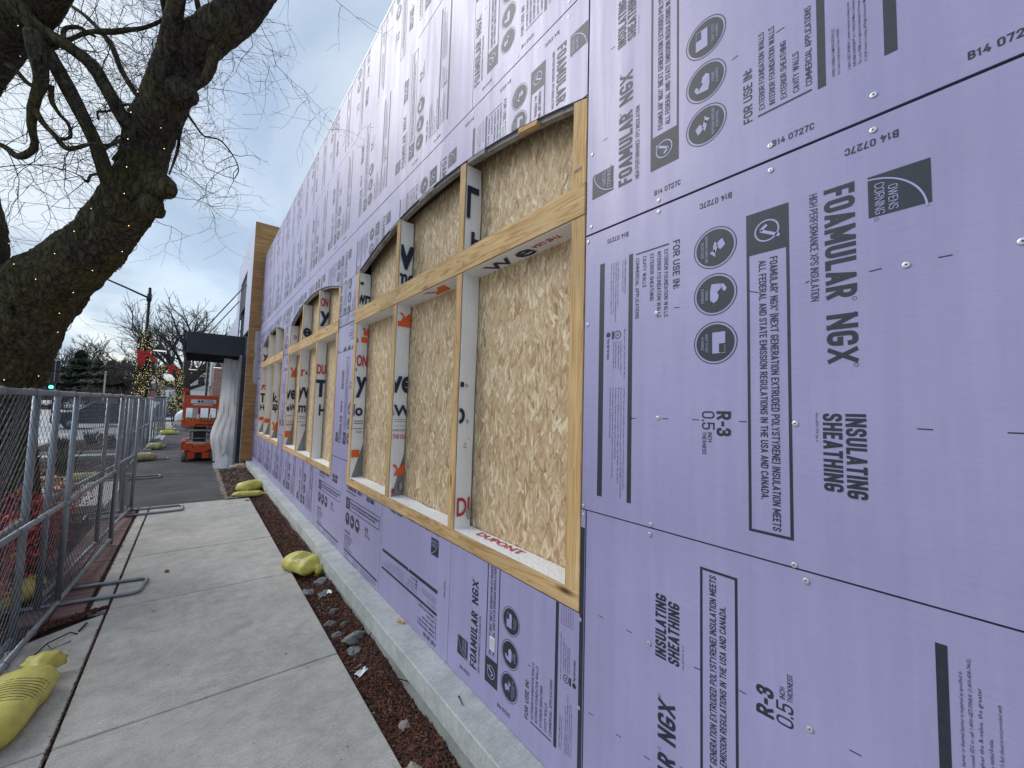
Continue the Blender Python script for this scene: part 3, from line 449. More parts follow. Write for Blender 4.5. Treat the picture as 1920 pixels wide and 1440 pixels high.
def cut_convex(bm, poly, x):      # remove the inside of a convex polygon (y,z) from a flat mesh
    k = len(poly); lines = []
    cy = sum(p[0] for p in poly)/k; cz = sum(p[1] for p in poly)/k
    for i in range(k):
        (a, b), (c, d) = poly[i], poly[(i+1) % k]; n = Vector((0, d-b, -(c-a))); n.normalize()
        if n.y*(cy-a)+n.z*(cz-b) > 0: n = -n
        lines.append(((x, a, b), n)); 
        mny = min(p[0] for p in poly); mxy = max(p[0] for p in poly); mnz = min(p[1] for p in poly); mxz = max(p[1] for p in poly)
    for co, no in lines:
        fs = [f for f in bm.faces if any(mny-1e-4 <= v.co.y <= mxy+1e-4 and mnz-1e-4 <= v.co.z <= mxz+1e-4 for v in f.verts) or len(bm.faces) < 60]
        es = {e for f in fs for e in f.edges}; vv = {v for f in fs for v in f.verts}
        bmesh.ops.bisect_plane(bm, geom=list(vv)+list(es)+fs, plane_co=co, plane_no=no, dist=1e-6)
    dead = []
    for f in bm.faces:
        c = f.calc_center_median()
        if all((c-Vector(co)).dot(no) < 1e-7 for co, no in lines): dead.append(f)
    bmesh.ops.delete(bm, geom=dead, context='FACES')
def arch_poly(y0, y1, zb, zs, rise, n=16, g=0.0):
    pts = [(y0-g, zb-g), (y1+g, zb-g)]; h = (y1-y0)/2; Rr = (h*h+rise*rise)/(2*rise); c = (y0+y1)/2; zc = zs+rise-Rr; a = math.asin(h/Rr)
    for i in range(n+1):
        t = a-2*a*i/n; pts.append((c+(Rr+g)*math.sin(t), zc+(Rr+g)*math.cos(t)))
    return pts
ZS, RISE = 3.315, .245
WIN = [(1.197, 4.562), (5.200, 8.560), (9.130, 12.440)]
WPOLY = [arch_poly(a, b, .986, ZS, RISE, 30, .004) for a, b in WIN]
def map_pt(mode, yo, zo, u, v):
    return {'cw': (yo+v, zo-u), 'ccw': (yo-v, zo+u), '0': (yo-u, zo-v), '180': (yo+u, zo+v)}[mode]
# ------------------------------------------------------------------ the wall
BLD = empty('commercial_building', (WX, 6, 0), label='purple foam-clad building under construction with arched openings', cat='building')
def board(y0, y1, z0, z1, pages=(), g=.0018, extra=None, cuts=True, tilt=0):
    jx = WX + rnd.uniform(-.0015, .0015)
    bm = bmesh.new(); vs_ = [bm.verts.new((jx, y, z)) for y, z in ((y0+g, z0+g), (y1-g, z0+g), (y1-g, z1-g), (y0+g, z1-g))]; bm.faces.new(vs_)
    ov = [p for p in WPOLY if min(q[0] for q in p) < y1 and max(q[0] for q in p) > y0 and min(q[1] for q in p) < z1 and max(q[1] for q in p) > z0] if cuts else []
    for p in ov: cut_convex(bm, p, jx)
    if not bm.faces: bm.free(); return None
    ret = bmesh.ops.extrude_face_region(bm, geom=bm.faces[:]); nv = [e for e in ret['geom'] if isinstance(e, bmesh.types.BMVert)]
    for v in nv: v.co.x += .0125
    off = Vector(BLD.location)
    for v in bm.verts: v.co -= off
    bmesh.ops.recalc_face_normals(bm, faces=bm.faces)
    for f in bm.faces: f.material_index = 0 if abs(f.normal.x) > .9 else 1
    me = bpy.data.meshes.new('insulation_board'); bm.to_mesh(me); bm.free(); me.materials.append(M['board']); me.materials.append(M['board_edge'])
    o = bpy.data.objects.new('insulation_board', me); col.objects.link(o); o.parent = BLD
    if pages or extra:
        bm = bmesh.new()
        def put(pg, mode, yo, zo):
            vv = []
            for q_ in pg.v:
                y, z = map_pt(mode, yo, zo, q_[0], q_[1]); vv.append(bm.verts.new((-(q_[2] if len(q_) > 2 else 0), y, z)))
            for f, l in zip(pg.f, pg.l):
                try: q = bm.faces.new([vv[i] for i in f]); q.material_index = l
                except ValueError: pass
        for (full, mode, yo, zo) in pages: put(PAGE_F if full else PAGE_M, mode, yo, zo)
        for e in (extra or ()): put(*e)
        clip_bm(bm, y0+.004, y1-.004, z0+.004, z1-.004, 0)
        for p in ov: cut_convex(bm, p, 0)
        lay = jx-WX
        done = {}
        for f in bm.faces:
            f.normal_update()
            if f.normal.x > 0: f.normal_flip()
            for v in f.verts: done[v] = max(done.get(v, 0), f.material_index)
        for v in bm.verts: v.co.x = v.co.x-(.0007 if done.get(v, 0) == 0 else .0017)+jx; v.co -= off
        if bm.faces:
            me = bpy.data.meshes.new('printed_lettering'); bm.to_mesh(me); me.materials.append(M['ink']); me.materials.append(M['ink_light'])
            q = bpy.data.objects.new('printed_lettering', me); col.objects.link(q); q.parent = o
        bm.free()
    return o
def stamp(y, z, flip=False, s_='B14 0727C', w=.107, h=.020):   # batch code along a sheet edge, centred at y,z
    p = Page(); p.cap(s_, 0, w, 0, h, .17); return (p, '180', y-w/2, z-h/2) if flip else (p, '0', y+w/2, z+h/2)
def sticker(): pass
PP = 1.213
TK = [(0.226,2.233,0.202,2.235),(0.103,2.235,0.08,2.235),(0.148,1.831,0.122,1.83),(0.013,1.83,-0.012,1.83),(0.767,2.237,0.745,2.235),(0.514,2.244,0.487,2.233),(0.811,1.831,0.787,1.832),(0.698,1.832,0.674,1.832),(0.546,1.832,0.524,1.832),(0.951,1.826,0.924,1.829),(1.093,1.016,1.069,1.016),(0.959,1.018,0.932,1.017),(0.693,1.013,0.671,1.016),(0.553,1.016,0.532,1.015),(1.136,0.612,1.113,0.613),(1.0,0.611,0.978,0.613),(0.878,0.613,0.853,0.614),(0.56,3.048,0.54,3.051),(0.429,3.046,0.406,3.047),(1.066,3.454,1.043,3.452),(1.106,3.051,1.08,3.052),(0.29,1.014,0.267,1.014),(0.365,2.235,0.355,2.239),
      (1.95,.614,1.93,.617),(1.72,.62,1.70,.614),(1.52,.61,1.50,.615),(2.9,.615,2.87,.613),(2.7,.615,2.67,.613),(1.8,4.44,1.77,4.44),(1.4,4.45,1.37,4.44),(2.0,3.66,1.97,3.655)]
def ticks(y0, y1, z0, z1):
    p = Page(); n = 0
    for a, b, c, d in TK:
        if y0 < a < y1 and z0 < b < z1: p.line([(-a, -b), (-c, -d)], .0028, 0); n += 1
    return [(p, '0', 0, 0)] if n else []
# right of the first opening (nearest sheets)
board(-1.27, 1.194, 2.646, 3.861, [(1,'ccw',1.16,2.642), (0,'ccw',-.059,2.642)], .0019, [stamp(.795,2.703), stamp(.39,2.692), stamp(-.01,2.694), stamp(-.42,2.69)]+ticks(-1.2,1.19,2.65,3.86))
board(-1.27, 1.194, 1.427, 2.641, [(1,'cw',.109,2.644), (0,'cw',-1.11,2.644)], .0017, [stamp(.617,2.580,True), stamp(1.02,2.582,True), stamp(.216,2.575,True), stamp(-.19,2.575,True)]+ticks(-1.2,1.19,1.43,2.64))
board(-1.27, 1.166, .232, 1.425, [(1,'ccw',.966,.203), (0,'ccw',-.253,.203)], .0016, ticks(-1.2,1.16,.23,1.42))
board(-1.27, 1.194, 3.864, 5.08, [(0,'ccw',1.13,3.845)])
for y0, y1 in ((-3.71, -1.27), (-6.15, -3.71)):
    board(y0, y1, 2.646, 3.861, [(0,'ccw',y1-.05,2.642), (0,'ccw',y1-1.27,2.642)]); board(y0, y1, 1.427, 2.642, [(0,'cw',y0+.15,2.644), (0,'cw',y0+1.36,2.644)])
    board(y0, y1, .232, 1.425, [(0,'ccw',y1-.1,.203), (0,'ccw',y1-1.3,.203)]); board(y0, y1, 3.864, 5.08)
for y0, y1 in ((-6.15,-3.71), (-3.71,-1.27), (-1.27, .731)): board(y0, y1, 5.084, 5.98, [(0,'ccw',y1-.3,5.085)])
# top course
for k, (y0, y1) in enumerate(((.731, 3.169), (3.169, 5.607), (5.607, 8.045), (8.045, 10.483), (10.483, 13.29))):
    pg = [(0,'ccw',3.35-PP*j,5.085) for j in range(0, 2)] if k == 0 else [(0,'cw',3.15+2.44*(k-1)+.02+PP*j,6.297) for j in range(2)]
    board(y0, y1, 5.084, 5.98, pg)
# second course
for y0, y1 in ((1.198, 2.222), (2.222, 4.66), (4.66, 7.098), (7.098, 9.536), (9.536, 11.974), (11.974, 13.29)):
    board(y0, y1, 3.865, 5.08, [(0,'ccw',2.35+PP*j,3.845) for j in range(0, 10) if y0-.1 < 2.35+PP*j-.5 < y1+.6], extra=[stamp(1.65,3.93), stamp(1.25,3.925), stamp(2.05,3.93)] if y0 < 1.3 else [stamp(y0+.5,3.93), stamp(y0+.9,3.93)]+ticks(y0,y1,3.9,5))
# course that carries the arches
for y0, y1 in ((1.198, 3.634), (3.634, 6.072), (6.072, 8.51), (8.51, 10.95), (10.95, 13.29)):
    board(y0, y1, ZS+.012, 3.861, [(y0 < 2,'cw',1.2+PP*j,3.863) for j in range(0, 10) if y0-.6 < 1.2+PP*j+.5 < y1+.5], extra=[stamp(1.45,3.79,True), stamp(1.85,3.79,True), stamp(2.25,3.79,True)] if y0 < 1.3 else None)
board(1.198, 1.24, ZS-.05, ZS+.010)
# piers
for y0, y1, s_ in ((4.566, 5.196, 5.08), (8.564, 9.126, 9.1), (12.444, 13.29, 13.2)):
    for z0, z1, pg in ((2.925, ZS+.010, [(0,'ccw',s_+.25,2.72)]), (2.478, 2.922, [(0,'180',s_-.75,1.95)]), (1.235, 2.475, [(0,'ccw',s_,1.25)])):
        board(y0, y1, z0, z1, pg)
# below the sills
board(1.168, 2.288, .232, 1.425, [(1,'ccw',2.17,.203)], extra=[stamp(2.08,.30,False), stamp(1.70,.295,False)]+ticks(1.17,2.29,.23,1.2))
board(2.288, 3.497, .232, 1.23, [(1,'180',2.29,.835), (1,'180',2.29,-.375)], extra=ticks(2.29,3.5,.23,1.2)+[(lambda p: (p.cap('B14 0727C', 0, .1, 0, .018, .17), (p, 'ccw', 2.36, .62))[1])(Page())])
board(3.497, 4.70, .232, 1.23, [(0,'0',4.68,1.157)]); board(4.70, 5.92, .232, 1.23, [(0,'0',5.90,1.157)])
for y0, y1 in ((5.92, 7.14), (7.14, 8.36), (8.36, 9.58), (9.58, 10.8), (10.8, 12.02), (12.02, 13.29)): board(y0, y1, .232, 1.23, [(0,'ccw',y1-.05,.203)])
# structure behind the sheets
def hole_wall(name, x0, x1, mat):
    for (a, b) in [(-6.15, WIN[0][0]-.01)]+[(WIN[i][1]+.01, WIN[i+1][0]-.01) for i in range(2)]+[(WIN[2][1]+.01, 13.3)]:
        MB().box(x0, x1, a, b, .2, ZS).build(name, mat, BLD)
    MB().box(x0, x1, -6.15, 13.3, .2, .975).build(name, mat, BLD)
    for i, (a, b) in enumerate(WIN):
        poly = arch_poly(a, b, ZS, ZS, RISE, 30, .012)[2:]; poly = [(b+.01, 4.0), (b+.01, ZS)]+poly[1:-1]+[(a-.01, ZS), (a-.01, 4.0)]
        MB().prism(poly, 'x', x0, x1).build(name, mat, BLD)
    MB().box(x0, x1, -6.15, 13.3, 4.002, 5.96).build(name, mat, BLD)
hole_wall('sheathing', 1.368, 1.375, M['sheath'])
MB().box(1.60, 1.75, -6.15, 13.3, .2, 5.90).build('inner_wall', M['sheath'], BLD)
MB().box(1.352, 9, -6.15, 13.3, 5.985, 6.02).build('parapet_cap', M['galv'], BLD)
MB().box(1.75, 9, -6.2, -6.05, 0, 5.98).build('side_wall', M['sheath'], BLD)
# screws
me = MB().cyl((-.0005,0,0), (-.0016,0,0), .0078, 14).cyl((-.0016,0,0), (-.0026,0,0), .0078, 14, .005); me.mi = 1; me.cyl((-.0027,0,0), (-.0030,0,0), .0022, 8)
me = me.mesh('screw', [M['screw'], M['black']], False)
SCR = [(0.207,2.703),(0.21,2.608),(0.83,2.668),(0.83,2.623),(0.448,2.61),(0.448,2.689),(1.163,2.679),(1.18,2.614),(0.837,2.229),(1.176,2.235),(0.829,1.833),(0.395,1.832),(0.856,1.439),(0.86,1.402),(1.183,1.441),(1.182,1.403),(0.403,1.435),(0.86,1.014),(0.376,1.401),(0.373,1.014),(1.164,3.018),(2.267,0.847),(2.27,0.616),(2.30,0.446),(2.30,0.249),(1.773,0.245),(1.19,.96),(1.19,.6),(.157,2.232),(1.33,3.9),(1.33,3.82),(1.74,3.9),(2.2,3.9),(2.2,3.83),(1.55,3.82),(2.6,3.82),(1.3,4.3),(1.72,4.45),(2.1,4.5),(2.25,.5),(3.48,.6),(3.51,.6),(2.9,.62),(2.9,.26),(3.3,.9),(4.68,.6),(4.72,.5),(3.9,.5),(-.2,2.6),(-.2,2.69),(-.02,2.235)]
for y in [1.3+.406*i for i in range(20)]:
    for z in (3.90, 3.83, 4.45, 5.05, 5.11, 5.55):
        if rnd.random() < .6 and y > 2.3: SCR.append((y+rnd.uniform(-.03,.03), z+rnd.uniform(-.01,.01)))
for y, z in SCR: inst(me, 'screw', (-.0008, y-6, z), BLD, (rnd.uniform(0,6), 0, 0))
# ------------------------------------------------------------------ arched openings
def wrap_strip(par, x0, x1, y, z0, z1, items, lowflap=True, far=False):
    """house wrap on the stud side that faces the camera, with its print"""
    m = MB(); nz = 14; nx = 4; g = []
    for i in range(nz+1):
        z = z0+(z1-z0)*i/nz; e = x1-(.010+.012*noise.noise(Vector((y*3, z*3, 1))))
        if lowflap and i < 3: e = x0+.018+(e-x0-.018)*(i/3.0)
        for j in range(nx+1):
            x = x0+(e-x0)*j/nx; g.append((x, y-.003-.006*abs(noise.noise(Vector((x*20, y, z*5))))-(.004 if 0 < j < nx else 0), z))
    m.add(g, [(i*(nx+1)+j, i*(nx+1)+j+1, (i+1)*(nx+1)+j+1, (i+1)*(nx+1)+j) for i in range(nz) for j in range(nx)])
    m.build('house_wrap', M['wrap'], par, True)
    MB().box(x0+.001, x1, y, y+.002, z0, z1).build('stud_side', M['galv'], par)
    bm = bmesh.new(); off = Vector((BLD.location))
    mats = [M['navy'], M['red_ink'], M['orange_ink'], M['grey_ink'], M['label_white']]
    for it in items:
        kind, l, u0, u1, zt, zb = it[:6]; p = Page()
        if kind == 'r': p.rect(u0, u1, -zt, -zb)
        elif kind == 'star':
            p.poly([(u0, -zt), (u0+.035, -zt), ((u0+u1)/2, -(zt+zb)/2), (u1-.02, -zt), (u1, -zt), (u1, -zb), (u0+.02, -zb), ((u0+u1)/2-.015, -(zt+zb)/2-.005)])
        else: p.text(kind, u0, u1, -zt, -zb, it[6] if len(it) > 6 else .02, 0, 3)
        vv = [bm.verts.new((x0+u, y-.0165, -v)) for u, v in p.v]
        for f in p.f:
            try: bm.faces.new([vv[i] for i in f]).material_index = l
            except ValueError: pass
    for co, no in (((x0+.002, 0, 0), (-1,0,0)), ((x1-.012, 0, 0), (1,0,0))):
        bmesh.ops.bisect_plane(bm, geom=bm.verts[:]+bm.edges[:]+bm.faces[:], plane_co=co, plane_no=no, clear_outer=True, dist=1e-6)
    for v in bm.verts: v.co -= off
    if bm.faces:
        me = bpy.data.meshes.new('wrap_print'); bm.to_mesh(me)
        for q in mats: me.materials.append(q)
        o = bpy.data.objects.new('wrap_print', me); col.objects.link(o); o.parent = par; o['kind'] = 'stuff'
    bm.free()
OX = 1.488; FX = 1.3475
def archz(y, a, b):
    h = (b-a)/2; Rr = (h*h+RISE*RISE)/(2*RISE); return ZS+RISE-Rr+math.sqrt(max(0, Rr*Rr-(y-(a+b)/2)**2))
LOW = {  # per window: right, middle, left bays, lower lights
 0: [[('k.', 0, -.09, .032, 2.155, 1.985), ('p', 0, -.03, .045, 1.85, 1.70), ('\u00ae', 0, .040, .062, 2.01, 1.985, .0), ('\u00ae', 0, .055, .078, 1.775, 1.75, .0), ('USA', 3, .07, .09, 1.655, 1.645, .0), ('\u25b3', 3, .04, .065, 1.63, 1.59, 0), ('DUPONT', 1, .008, .46, 1.27, 1.15, .015)],
     [('star', 2, .01, .125, 2.675, 2.60), ('r', 2, .004, .12, 2.60, 2.555), ('ve', 0, -.045, .17, 2.115, 1.965, .03), ('eW', 0, -.06, .17, 1.86, 1.76, .03), ('r', 3, .01, .12, 1.735, 1.731), ('r', 3, .01, .12, 1.718, 1.714), ('r', 3, .01, .12, 1.68, 1.677), ('tyvek.com', 0, -.01, .115, 1.655, 1.625, .0), ('THE USA', 1, .004, .13, 1.605, 1.565, .01), ('star', 2, .01, .125, 1.345, 1.25), ('r', 1, .015, .045, 1.14, 1.10)],
     [('star', 2, .045, .125, 2.70, 2.62), ('r', 2, .045, .125, 2.60, 2.54), ('r', 0, 0, .012, 2.58, 2.53), ('ON', 1, .006, .12, 2.40, 2.27, .03), ('r', 0, 0, .012, 2.25, 2.22), ('y', 0, .01, .13, 2.16, 1.93, .03), ('lo', 0, -.01, .10, 1.86, 1.73, .03), ('r', 3, .01, .11, 1.68, 1.67), ('r', 3, .01, .11, 1.655, 1.645), ('r', 3, .01, .11, 1.60, 1.59), ('Call 1', 0, .04, .115, 1.57, 1.545, 0), ('r', 2, .002, .085, 1.365, 1.285), ('C', 3, .09, .11, 1.16, 1.10, 0)]],
 1: [[('DU', 1, .004, .12, 2.42, 2.28, .03), ('T', 0, -.02, .16, 2.20, 1.95, .03), ('r', 4, .0, .06, 2.13, 1.95), ('H', 0, .06, .15, 1.84, 1.68, .03)],
     [('T', 1, -.02, .06, 2.41, 2.30, .03), ('r', 1, .075, .1, 2.39, 2.33), ('yv', 0, -.03, .15, 2.12, 1.86, .03), ('m', 0, .002, .11, 1.82, 1.70, .03), ('r', 3, .01, .11, 1.64, 1.63), ('r', 3, .01, .11, 1.61, 1.60), ('tyvek.com', 0, 0, .12, 1.56, 1.53, .0), ('USA', 1, .04, .12, 1.51, 1.47, .01)],
     [('star', 2, .02, .125, 2.52, 2.34), ('ve', 0, -.03, .14, 2.10, 1.92, .03), ('eW', 0, .004, .16, 1.83, 1.70, .03), ('r', 3, .01, .11, 1.62, 1.61), ('tyvek.com', 0, 0, .12, 1.52, 1.49, .0), ('THE USA', 1, 0, .12, 1.47, 1.43, .01), ('r', 2, 0, .085, 1.33, 1.21)]],
 2: [[('k.', 0, .0, .10, 2.07, 1.85, .03), ('ap', 0, .004, .11, 1.82, 1.62, .03), ('star', 2, .01, .12, 1.42, 1.25)],
     [('r', 2, .004, .12, 1.46, 1.36)],
     [('UPO', 1, -.01, .12, 2.32, 2.18, .03), ('T', 0, -.01, .12, 2.09, 1.84, .03), ('H', 0, .01, .1, 1.79, 1.65, .03), ('r', 2, .004, .12, 1.47, 1.38)]]}
UP = {0: [[('T', 0, -.075, .095, 3.355, 3.13, .03), ('H', 0, .045, .15, 3.045, 2.93, .03)], [('v', 0, -.03, .14, 3.29, 3.07, .03), ('me', 0, -.02, .14, 3.03, 2.93, .03)], [('r', 0, .0, .04, 3.21, 3.18), ('wra', 0, -.02, .15, 3.07, 2.96, .03)]],
      1: [[('ON', 1, .004, .1, 3.40, 3.27, .03), ('y', 0, .0, .15, 3.20, 2.98, .03)], [('e', 0, .0, .12, 3.12, 2.96, .03)], [('D', 1, .05, .1, 3.13, 3.06, .03)]],
      2: [[], [], [('y', 0, .0, .12, 3.12, 2.93, .03)]]}
for wi, (a, b) in enumerate(WIN):
    W = empty('window_opening', (0, 0, 0)); W.parent = BLD; W.location = (0, 0, 0)
    pw = .086; sx = .072
    rng = random.Random(wi)
    st = [a+1.075+rng.uniform(-.01,.01)*(wi > 0), a+2.175+rng.uniform(-.01,.01)*(wi > 0)]     # near edges of the two studs
    zt, zr0, zr1 = 1.068, 2.752, 2.902
    # sill, rail
    MB().box(FX, FX+.04, a, b, .988, zt).build('sill', M['wood_y'], W, bev=.002)
    MB().box(FX-.0045, FX+.036, a+.001, b-.001, zr0, zr1).build('rail', M['wood_y'], W, bev=.002)
    # posts
    for y0, y1 in ((a, a+pw), (b-pw, b)):
        MB().box(FX+.001, FX+.038, y0+.0005, y1, zt+.0005 if y0 > a+1 else .990, zr0-.0005).build('post', M['wood_z'], W, bev=.002)
        MB().prism([(y0+.001, zr1+.0005), (y1, zr1+.0005), (y1, archz(min(y1, b-.002), a, b)-.004), (y0+.001, archz(max(y0, a+.002), a, b)-.004)], 'x', FX+.001, FX+.038).build('post', M['wood_z'], W, bev=.002)
    for y0 in st:
        w = sx
        MB().box(FX+.001, FX+.038, y0, y0+w, zt+.0005, zr0-.0005).build('stud', M['wood_z'], W, bev=.002)
        MB().prism([(y0, zr1+.0005), (y0+w, zr1+.0005), (y0+w, archz(y0+w, a, b)-.012), (y0, archz(y0, a, b)-.012)], 'x', FX+.001, FX+.038).build('stud', M['wood_z'], W, bev=.002)
    # strand board infill, one sheet per light
    bays = [(a+pw, st[0]), (st[0]+sx, st[1]), (st[1]+sx, b-pw)]
    for k, (y0, y1) in enumerate(bays):
        MB().box(OX, OX+.011, y0-.03, y1+.035, zt-.02, zr0+.06).build('strand_board', M['osb'], W)
        n = 8; pl = [(y0-.03, zr0+.065), (y1+.035, zr0+.065), (y1+.035, ZS+RISE+.04), (y0-.03, ZS+RISE+.04)]
        MB().prism(pl, 'x', OX, OX+.011).build('strand_board', M['osb'], W)
        far = wi > 0
        wrap_strip(W, FX+.008, OX, y1, zt+.003, zr0-.002, LOW[wi][k], lowflap=(k > 0 or wi != 0) and not (wi == 1 and k == 0))
        wrap_strip(W, FX+.008, OX, y1, zr1+.002, archz(min(y1, b-.1), a, b)-.03, UP[wi][k], lowflap=False)
        # wrap folded over the sill and under the rail
        m = MB(); nn = 10; g = []
        for i in range(nn+1):
            y = y0-.02+(y1-y0+.04)*i/nn; e = OX-.004-.03*max(0, noise.noise(Vector((y*4, wi, k))))
            for j, x in enumerate((FX+.004, FX+.05, e)): g.append((x, y, zt+.003+(.005*abs(noise.noise(Vector((y*9, x*30, 2)))) if j == 1 else 0)+(.004 if j == 2 else 0)))
        m.add(g, [(i*3+j, i*3+j+1, i*3+j+4, i*3+j+3) for i in range(nn) for j in range(2)]); m.build('sill_wrap', M['wrap'], W, True)
        MB().box(FX+.005, OX-.003, y0, y1, zr0-.006, zr0-.002).build('rail_wrap', M['wrap'], W)
        # plates and jamb liner seen deep inside
        MB().box(FX+.039, OX-.001, y1+.0025, y1+.02, zt, zr0-.001).build('stud', M['wood_z'], W)
        MB().box(FX+.039, OX-.001, y0-.02, y0-.0025, zt, zr0-.001).build('stud', M['wood_z'], W)
    # arched head: a light nailing strip under the foam edge, cavity above
    n = 30; ys = [a+(b-a)*i/n for i in range(n+1)]
    for i in range(n):
        z0_, z1_ = archz(max(ys[i], a+.001), a, b), archz(min(ys[i+1], b-.001), a, b)
        m = MB().add([(WX+.016, ys[i], z0_-.020), (WX+.050, ys[i], z0_-.020), (WX+.050, ys[i+1]-.001, z1_-.020), (WX+.016, ys[i+1]-.001, z1_-.020), (WX+.016, ys[i], z0_+.012), (WX+.050, ys[i], z0_+.012), (WX+.050, ys[i+1]-.001, z1_+.012), (WX+.016, ys[i+1]-.001, z1_+.012)],
              [(0,1,2,3), (4,7,6,5), (0,3,7,4), (1,5,6,2), (0,4,5,1), (3,2,6,7)]).build('nailing_strip', M['strip'], W)
    MB().box(WX+.052, OX-.001, a+.09, b-.09, ZS+RISE+.045, ZS+RISE+.06).build('head_plate', M['sheath'], W)
    if wi == 0:
        for y, l in ((1.55, .16), (2.05, .2), (2.75, .25), (3.4, .22)):
            z = archz(y+l/2, a, b); MB().box(FX-.001, FX+.028, y, y+l, z-.030, z-.004, Matrix.Rotation(-math.atan2(archz(y+l,a,b)-archz(y,a,b), l)*-1, 3, 'X')).build('shim', M['strip' if y > 1.6 else 'wood_y'], W)
        p = Page(); p.text('W', -.50, -.24, 0, .085, .03, 0, 2); p.text('e', -.20, -.05, 0, .085, .03, 0, 2); vs_ = [(FX+.045+v, 1.95-u*1.0-.35, zr0-.0075) for u, v in p.v]
        q = MB(); q.add(vs_, p.f); p = Page(); p.text('THE USA', 0, .22, 0, .035, .02); q.mi = 1; q.add([(FX+.085-v, 1.42+u, zr0-.0078) for u, v in p.v], p.f); p = Page(); p.text('DUPONT', 0, .42, 0, .055, .015); q.add([(FX+.115-v, 2.1-u, zt+.0095) for u, v in p.v], p.f)
        q.build('wrap_print', [M['navy'], M['red_ink']], W)
        q = MB(); p = Page(); p.poly([(0,0), (.08,0), (.16,.05), (.24,0), (.34,0), (.30,.09), (.05,.09), (.12,.06)]); q.add([(FX+.03+v, 2.62-u+.3, zr0-.0076) for u, v in p.v], p.f); q.build('wrap_print', M['orange_ink'], W)
        q = MB(); p = Page(); p.text('HESS', 0, .05, 0, .016, .02); q.add([(FX-.0002, a+.075-u, 2.99-v) for u, v in p.v], p.f); p = Page(); p.text('HT  KD', 0, .05, 0, .013, .01); q.build('grade_stamp', M['ink'], W)
        # green-brown fittings in two bottom corners
        for y in (st[0]+.0, st[1]): MB().sphere((OX-.035, y-.022, zt+.09), .017, 10, 8, (1, .6, 2.2)).build('anchor_clip', M['orange_leaf'] if False else M['stone2'], W, True)
# bar-code stickers left on the sheets
for y, z, par in ((1.815, .575, 0), (1.86, 3.52, 0)):
    s_ = MB().box(WX-.0032, WX-.0018, y-.022, y+.022, z-.035, z+.035).build('sticker', M['label_white'], BLD)
    q = MB()
    for k in range(6): q.box(WX-.0038, WX-.0033, y-.016, y+.016, z-.026+k*.009, z-.022+k*.009)
    q.build('barcode', M['grey_ink'], s_)
# ------------------------------------------------------------------ foundation
FND = empty('foundation', (1.2, 6, 0), kind='structure')
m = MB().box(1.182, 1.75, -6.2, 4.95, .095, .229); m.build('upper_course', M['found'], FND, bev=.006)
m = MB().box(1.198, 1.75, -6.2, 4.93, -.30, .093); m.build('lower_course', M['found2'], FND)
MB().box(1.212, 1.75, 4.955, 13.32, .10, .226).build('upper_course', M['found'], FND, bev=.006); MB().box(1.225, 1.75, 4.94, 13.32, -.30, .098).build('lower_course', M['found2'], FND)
# ------------------------------------------------------------------ projecting bay beyond, with canopy
B2 = empty('projecting_bay', (1.08, 13.3, 0), label='taller projecting bay faced in plywood and pale board beside the canopy', cat='building')
for z0, z1 in ((.23, 2.38), (2.383, 3.72), (3.723, 5.96), (5.963, 6.99)): MB().box(1.075, 3.2 if z0 > 5.9 else 1.50, 13.295, 13.32, z0, z1).build('plywood_sheet', M['ply'], B2)
for z0, z1 in ((.23, 2.38), (2.383, 3.72), (3.723, 5.96), (5.963, 6.99)): MB().box(1.070, 1.074, 13.296, 13.318, z0, z1).build('sheet_edge', M['white'], B2)
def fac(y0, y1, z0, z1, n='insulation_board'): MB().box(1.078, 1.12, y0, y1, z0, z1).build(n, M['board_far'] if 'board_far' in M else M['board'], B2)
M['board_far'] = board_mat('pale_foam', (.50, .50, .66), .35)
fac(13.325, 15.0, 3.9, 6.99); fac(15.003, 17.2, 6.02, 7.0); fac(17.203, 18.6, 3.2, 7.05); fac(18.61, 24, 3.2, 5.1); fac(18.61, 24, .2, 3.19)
MB().box(1.30, 1.4, 15.0, 17.2, 3.2, 6.02).build('glazing', M['glass'], B2); MB().box(1.14, 1.29, 15.0, 15.04, 3.9, 6.01).build('jamb', M['galv'], B2); MB().box(1.14, 1.29, 17.16, 17.2, 3.2, 6.01).build('jamb', M['galv'], B2)
for z in (4.3, 5.0, 5.5): MB().box(1.26, 1.295, 15.05, 17.15, z, z+.05).build('mullion', M['black'], B2)
MB().box(1.12, 6, 13.325, 18.6, 5.0, 6.9).build('body', M['sheath'], B2); MB().box(1.6, 6, 13.325, 24, .1, 5.0).build('body', M['sheath'], B2)
MB().box(.99, 1.074, 13.45, 13.56, .12, 3.15).build('door_frame', M['dark_metal'], B2); MB().box(.93, .985, 13.50, 13.56, .12, 3.15).build('door_frame', M['galv'], B2)
MB().box(1.2, 1.24, 13.6, 16.5, .1, 3.1).build('door_glass', M['glass'], B2)
MB().box(.86, 1.6, 13.0, 15.5, .03, .115).build('threshold', M['curb'], B2); MB().box(.98, 1.175, 13.05, 13.28, .02, .16).build('blocking', M['wood_y'], B2)
m = MB(); g = []
for i in range(13):
    z = 2.35+1.5*i/12
    for j in range(4): g.append((1.352-(.11+.05*noise.noise(Vector((z*3, 1, 0))))*(1-j/3)+.0, 13.27-.05*abs(noise.noise(Vector((z*3, j*1.3, 4))))-.01*j, z+.06*(1-j/3)*math.sin(z*9)))
m.add(g, [(i*4+j, i*4+j+1, i*4+j+5, i*4+j+4) for i in range(12) for j in range(3)]); m.build('loose_wrap', M['plastic'], B2, True)
CA = empty('entrance_canopy', (.4, 14.2, 3.1), label='charcoal metal entrance canopy hung on two rods', cat='canopy')
x0, x1, y0, y1, z0, z1 = -.335, 1.07, 14.0, 17.0, 3.16, 3.74
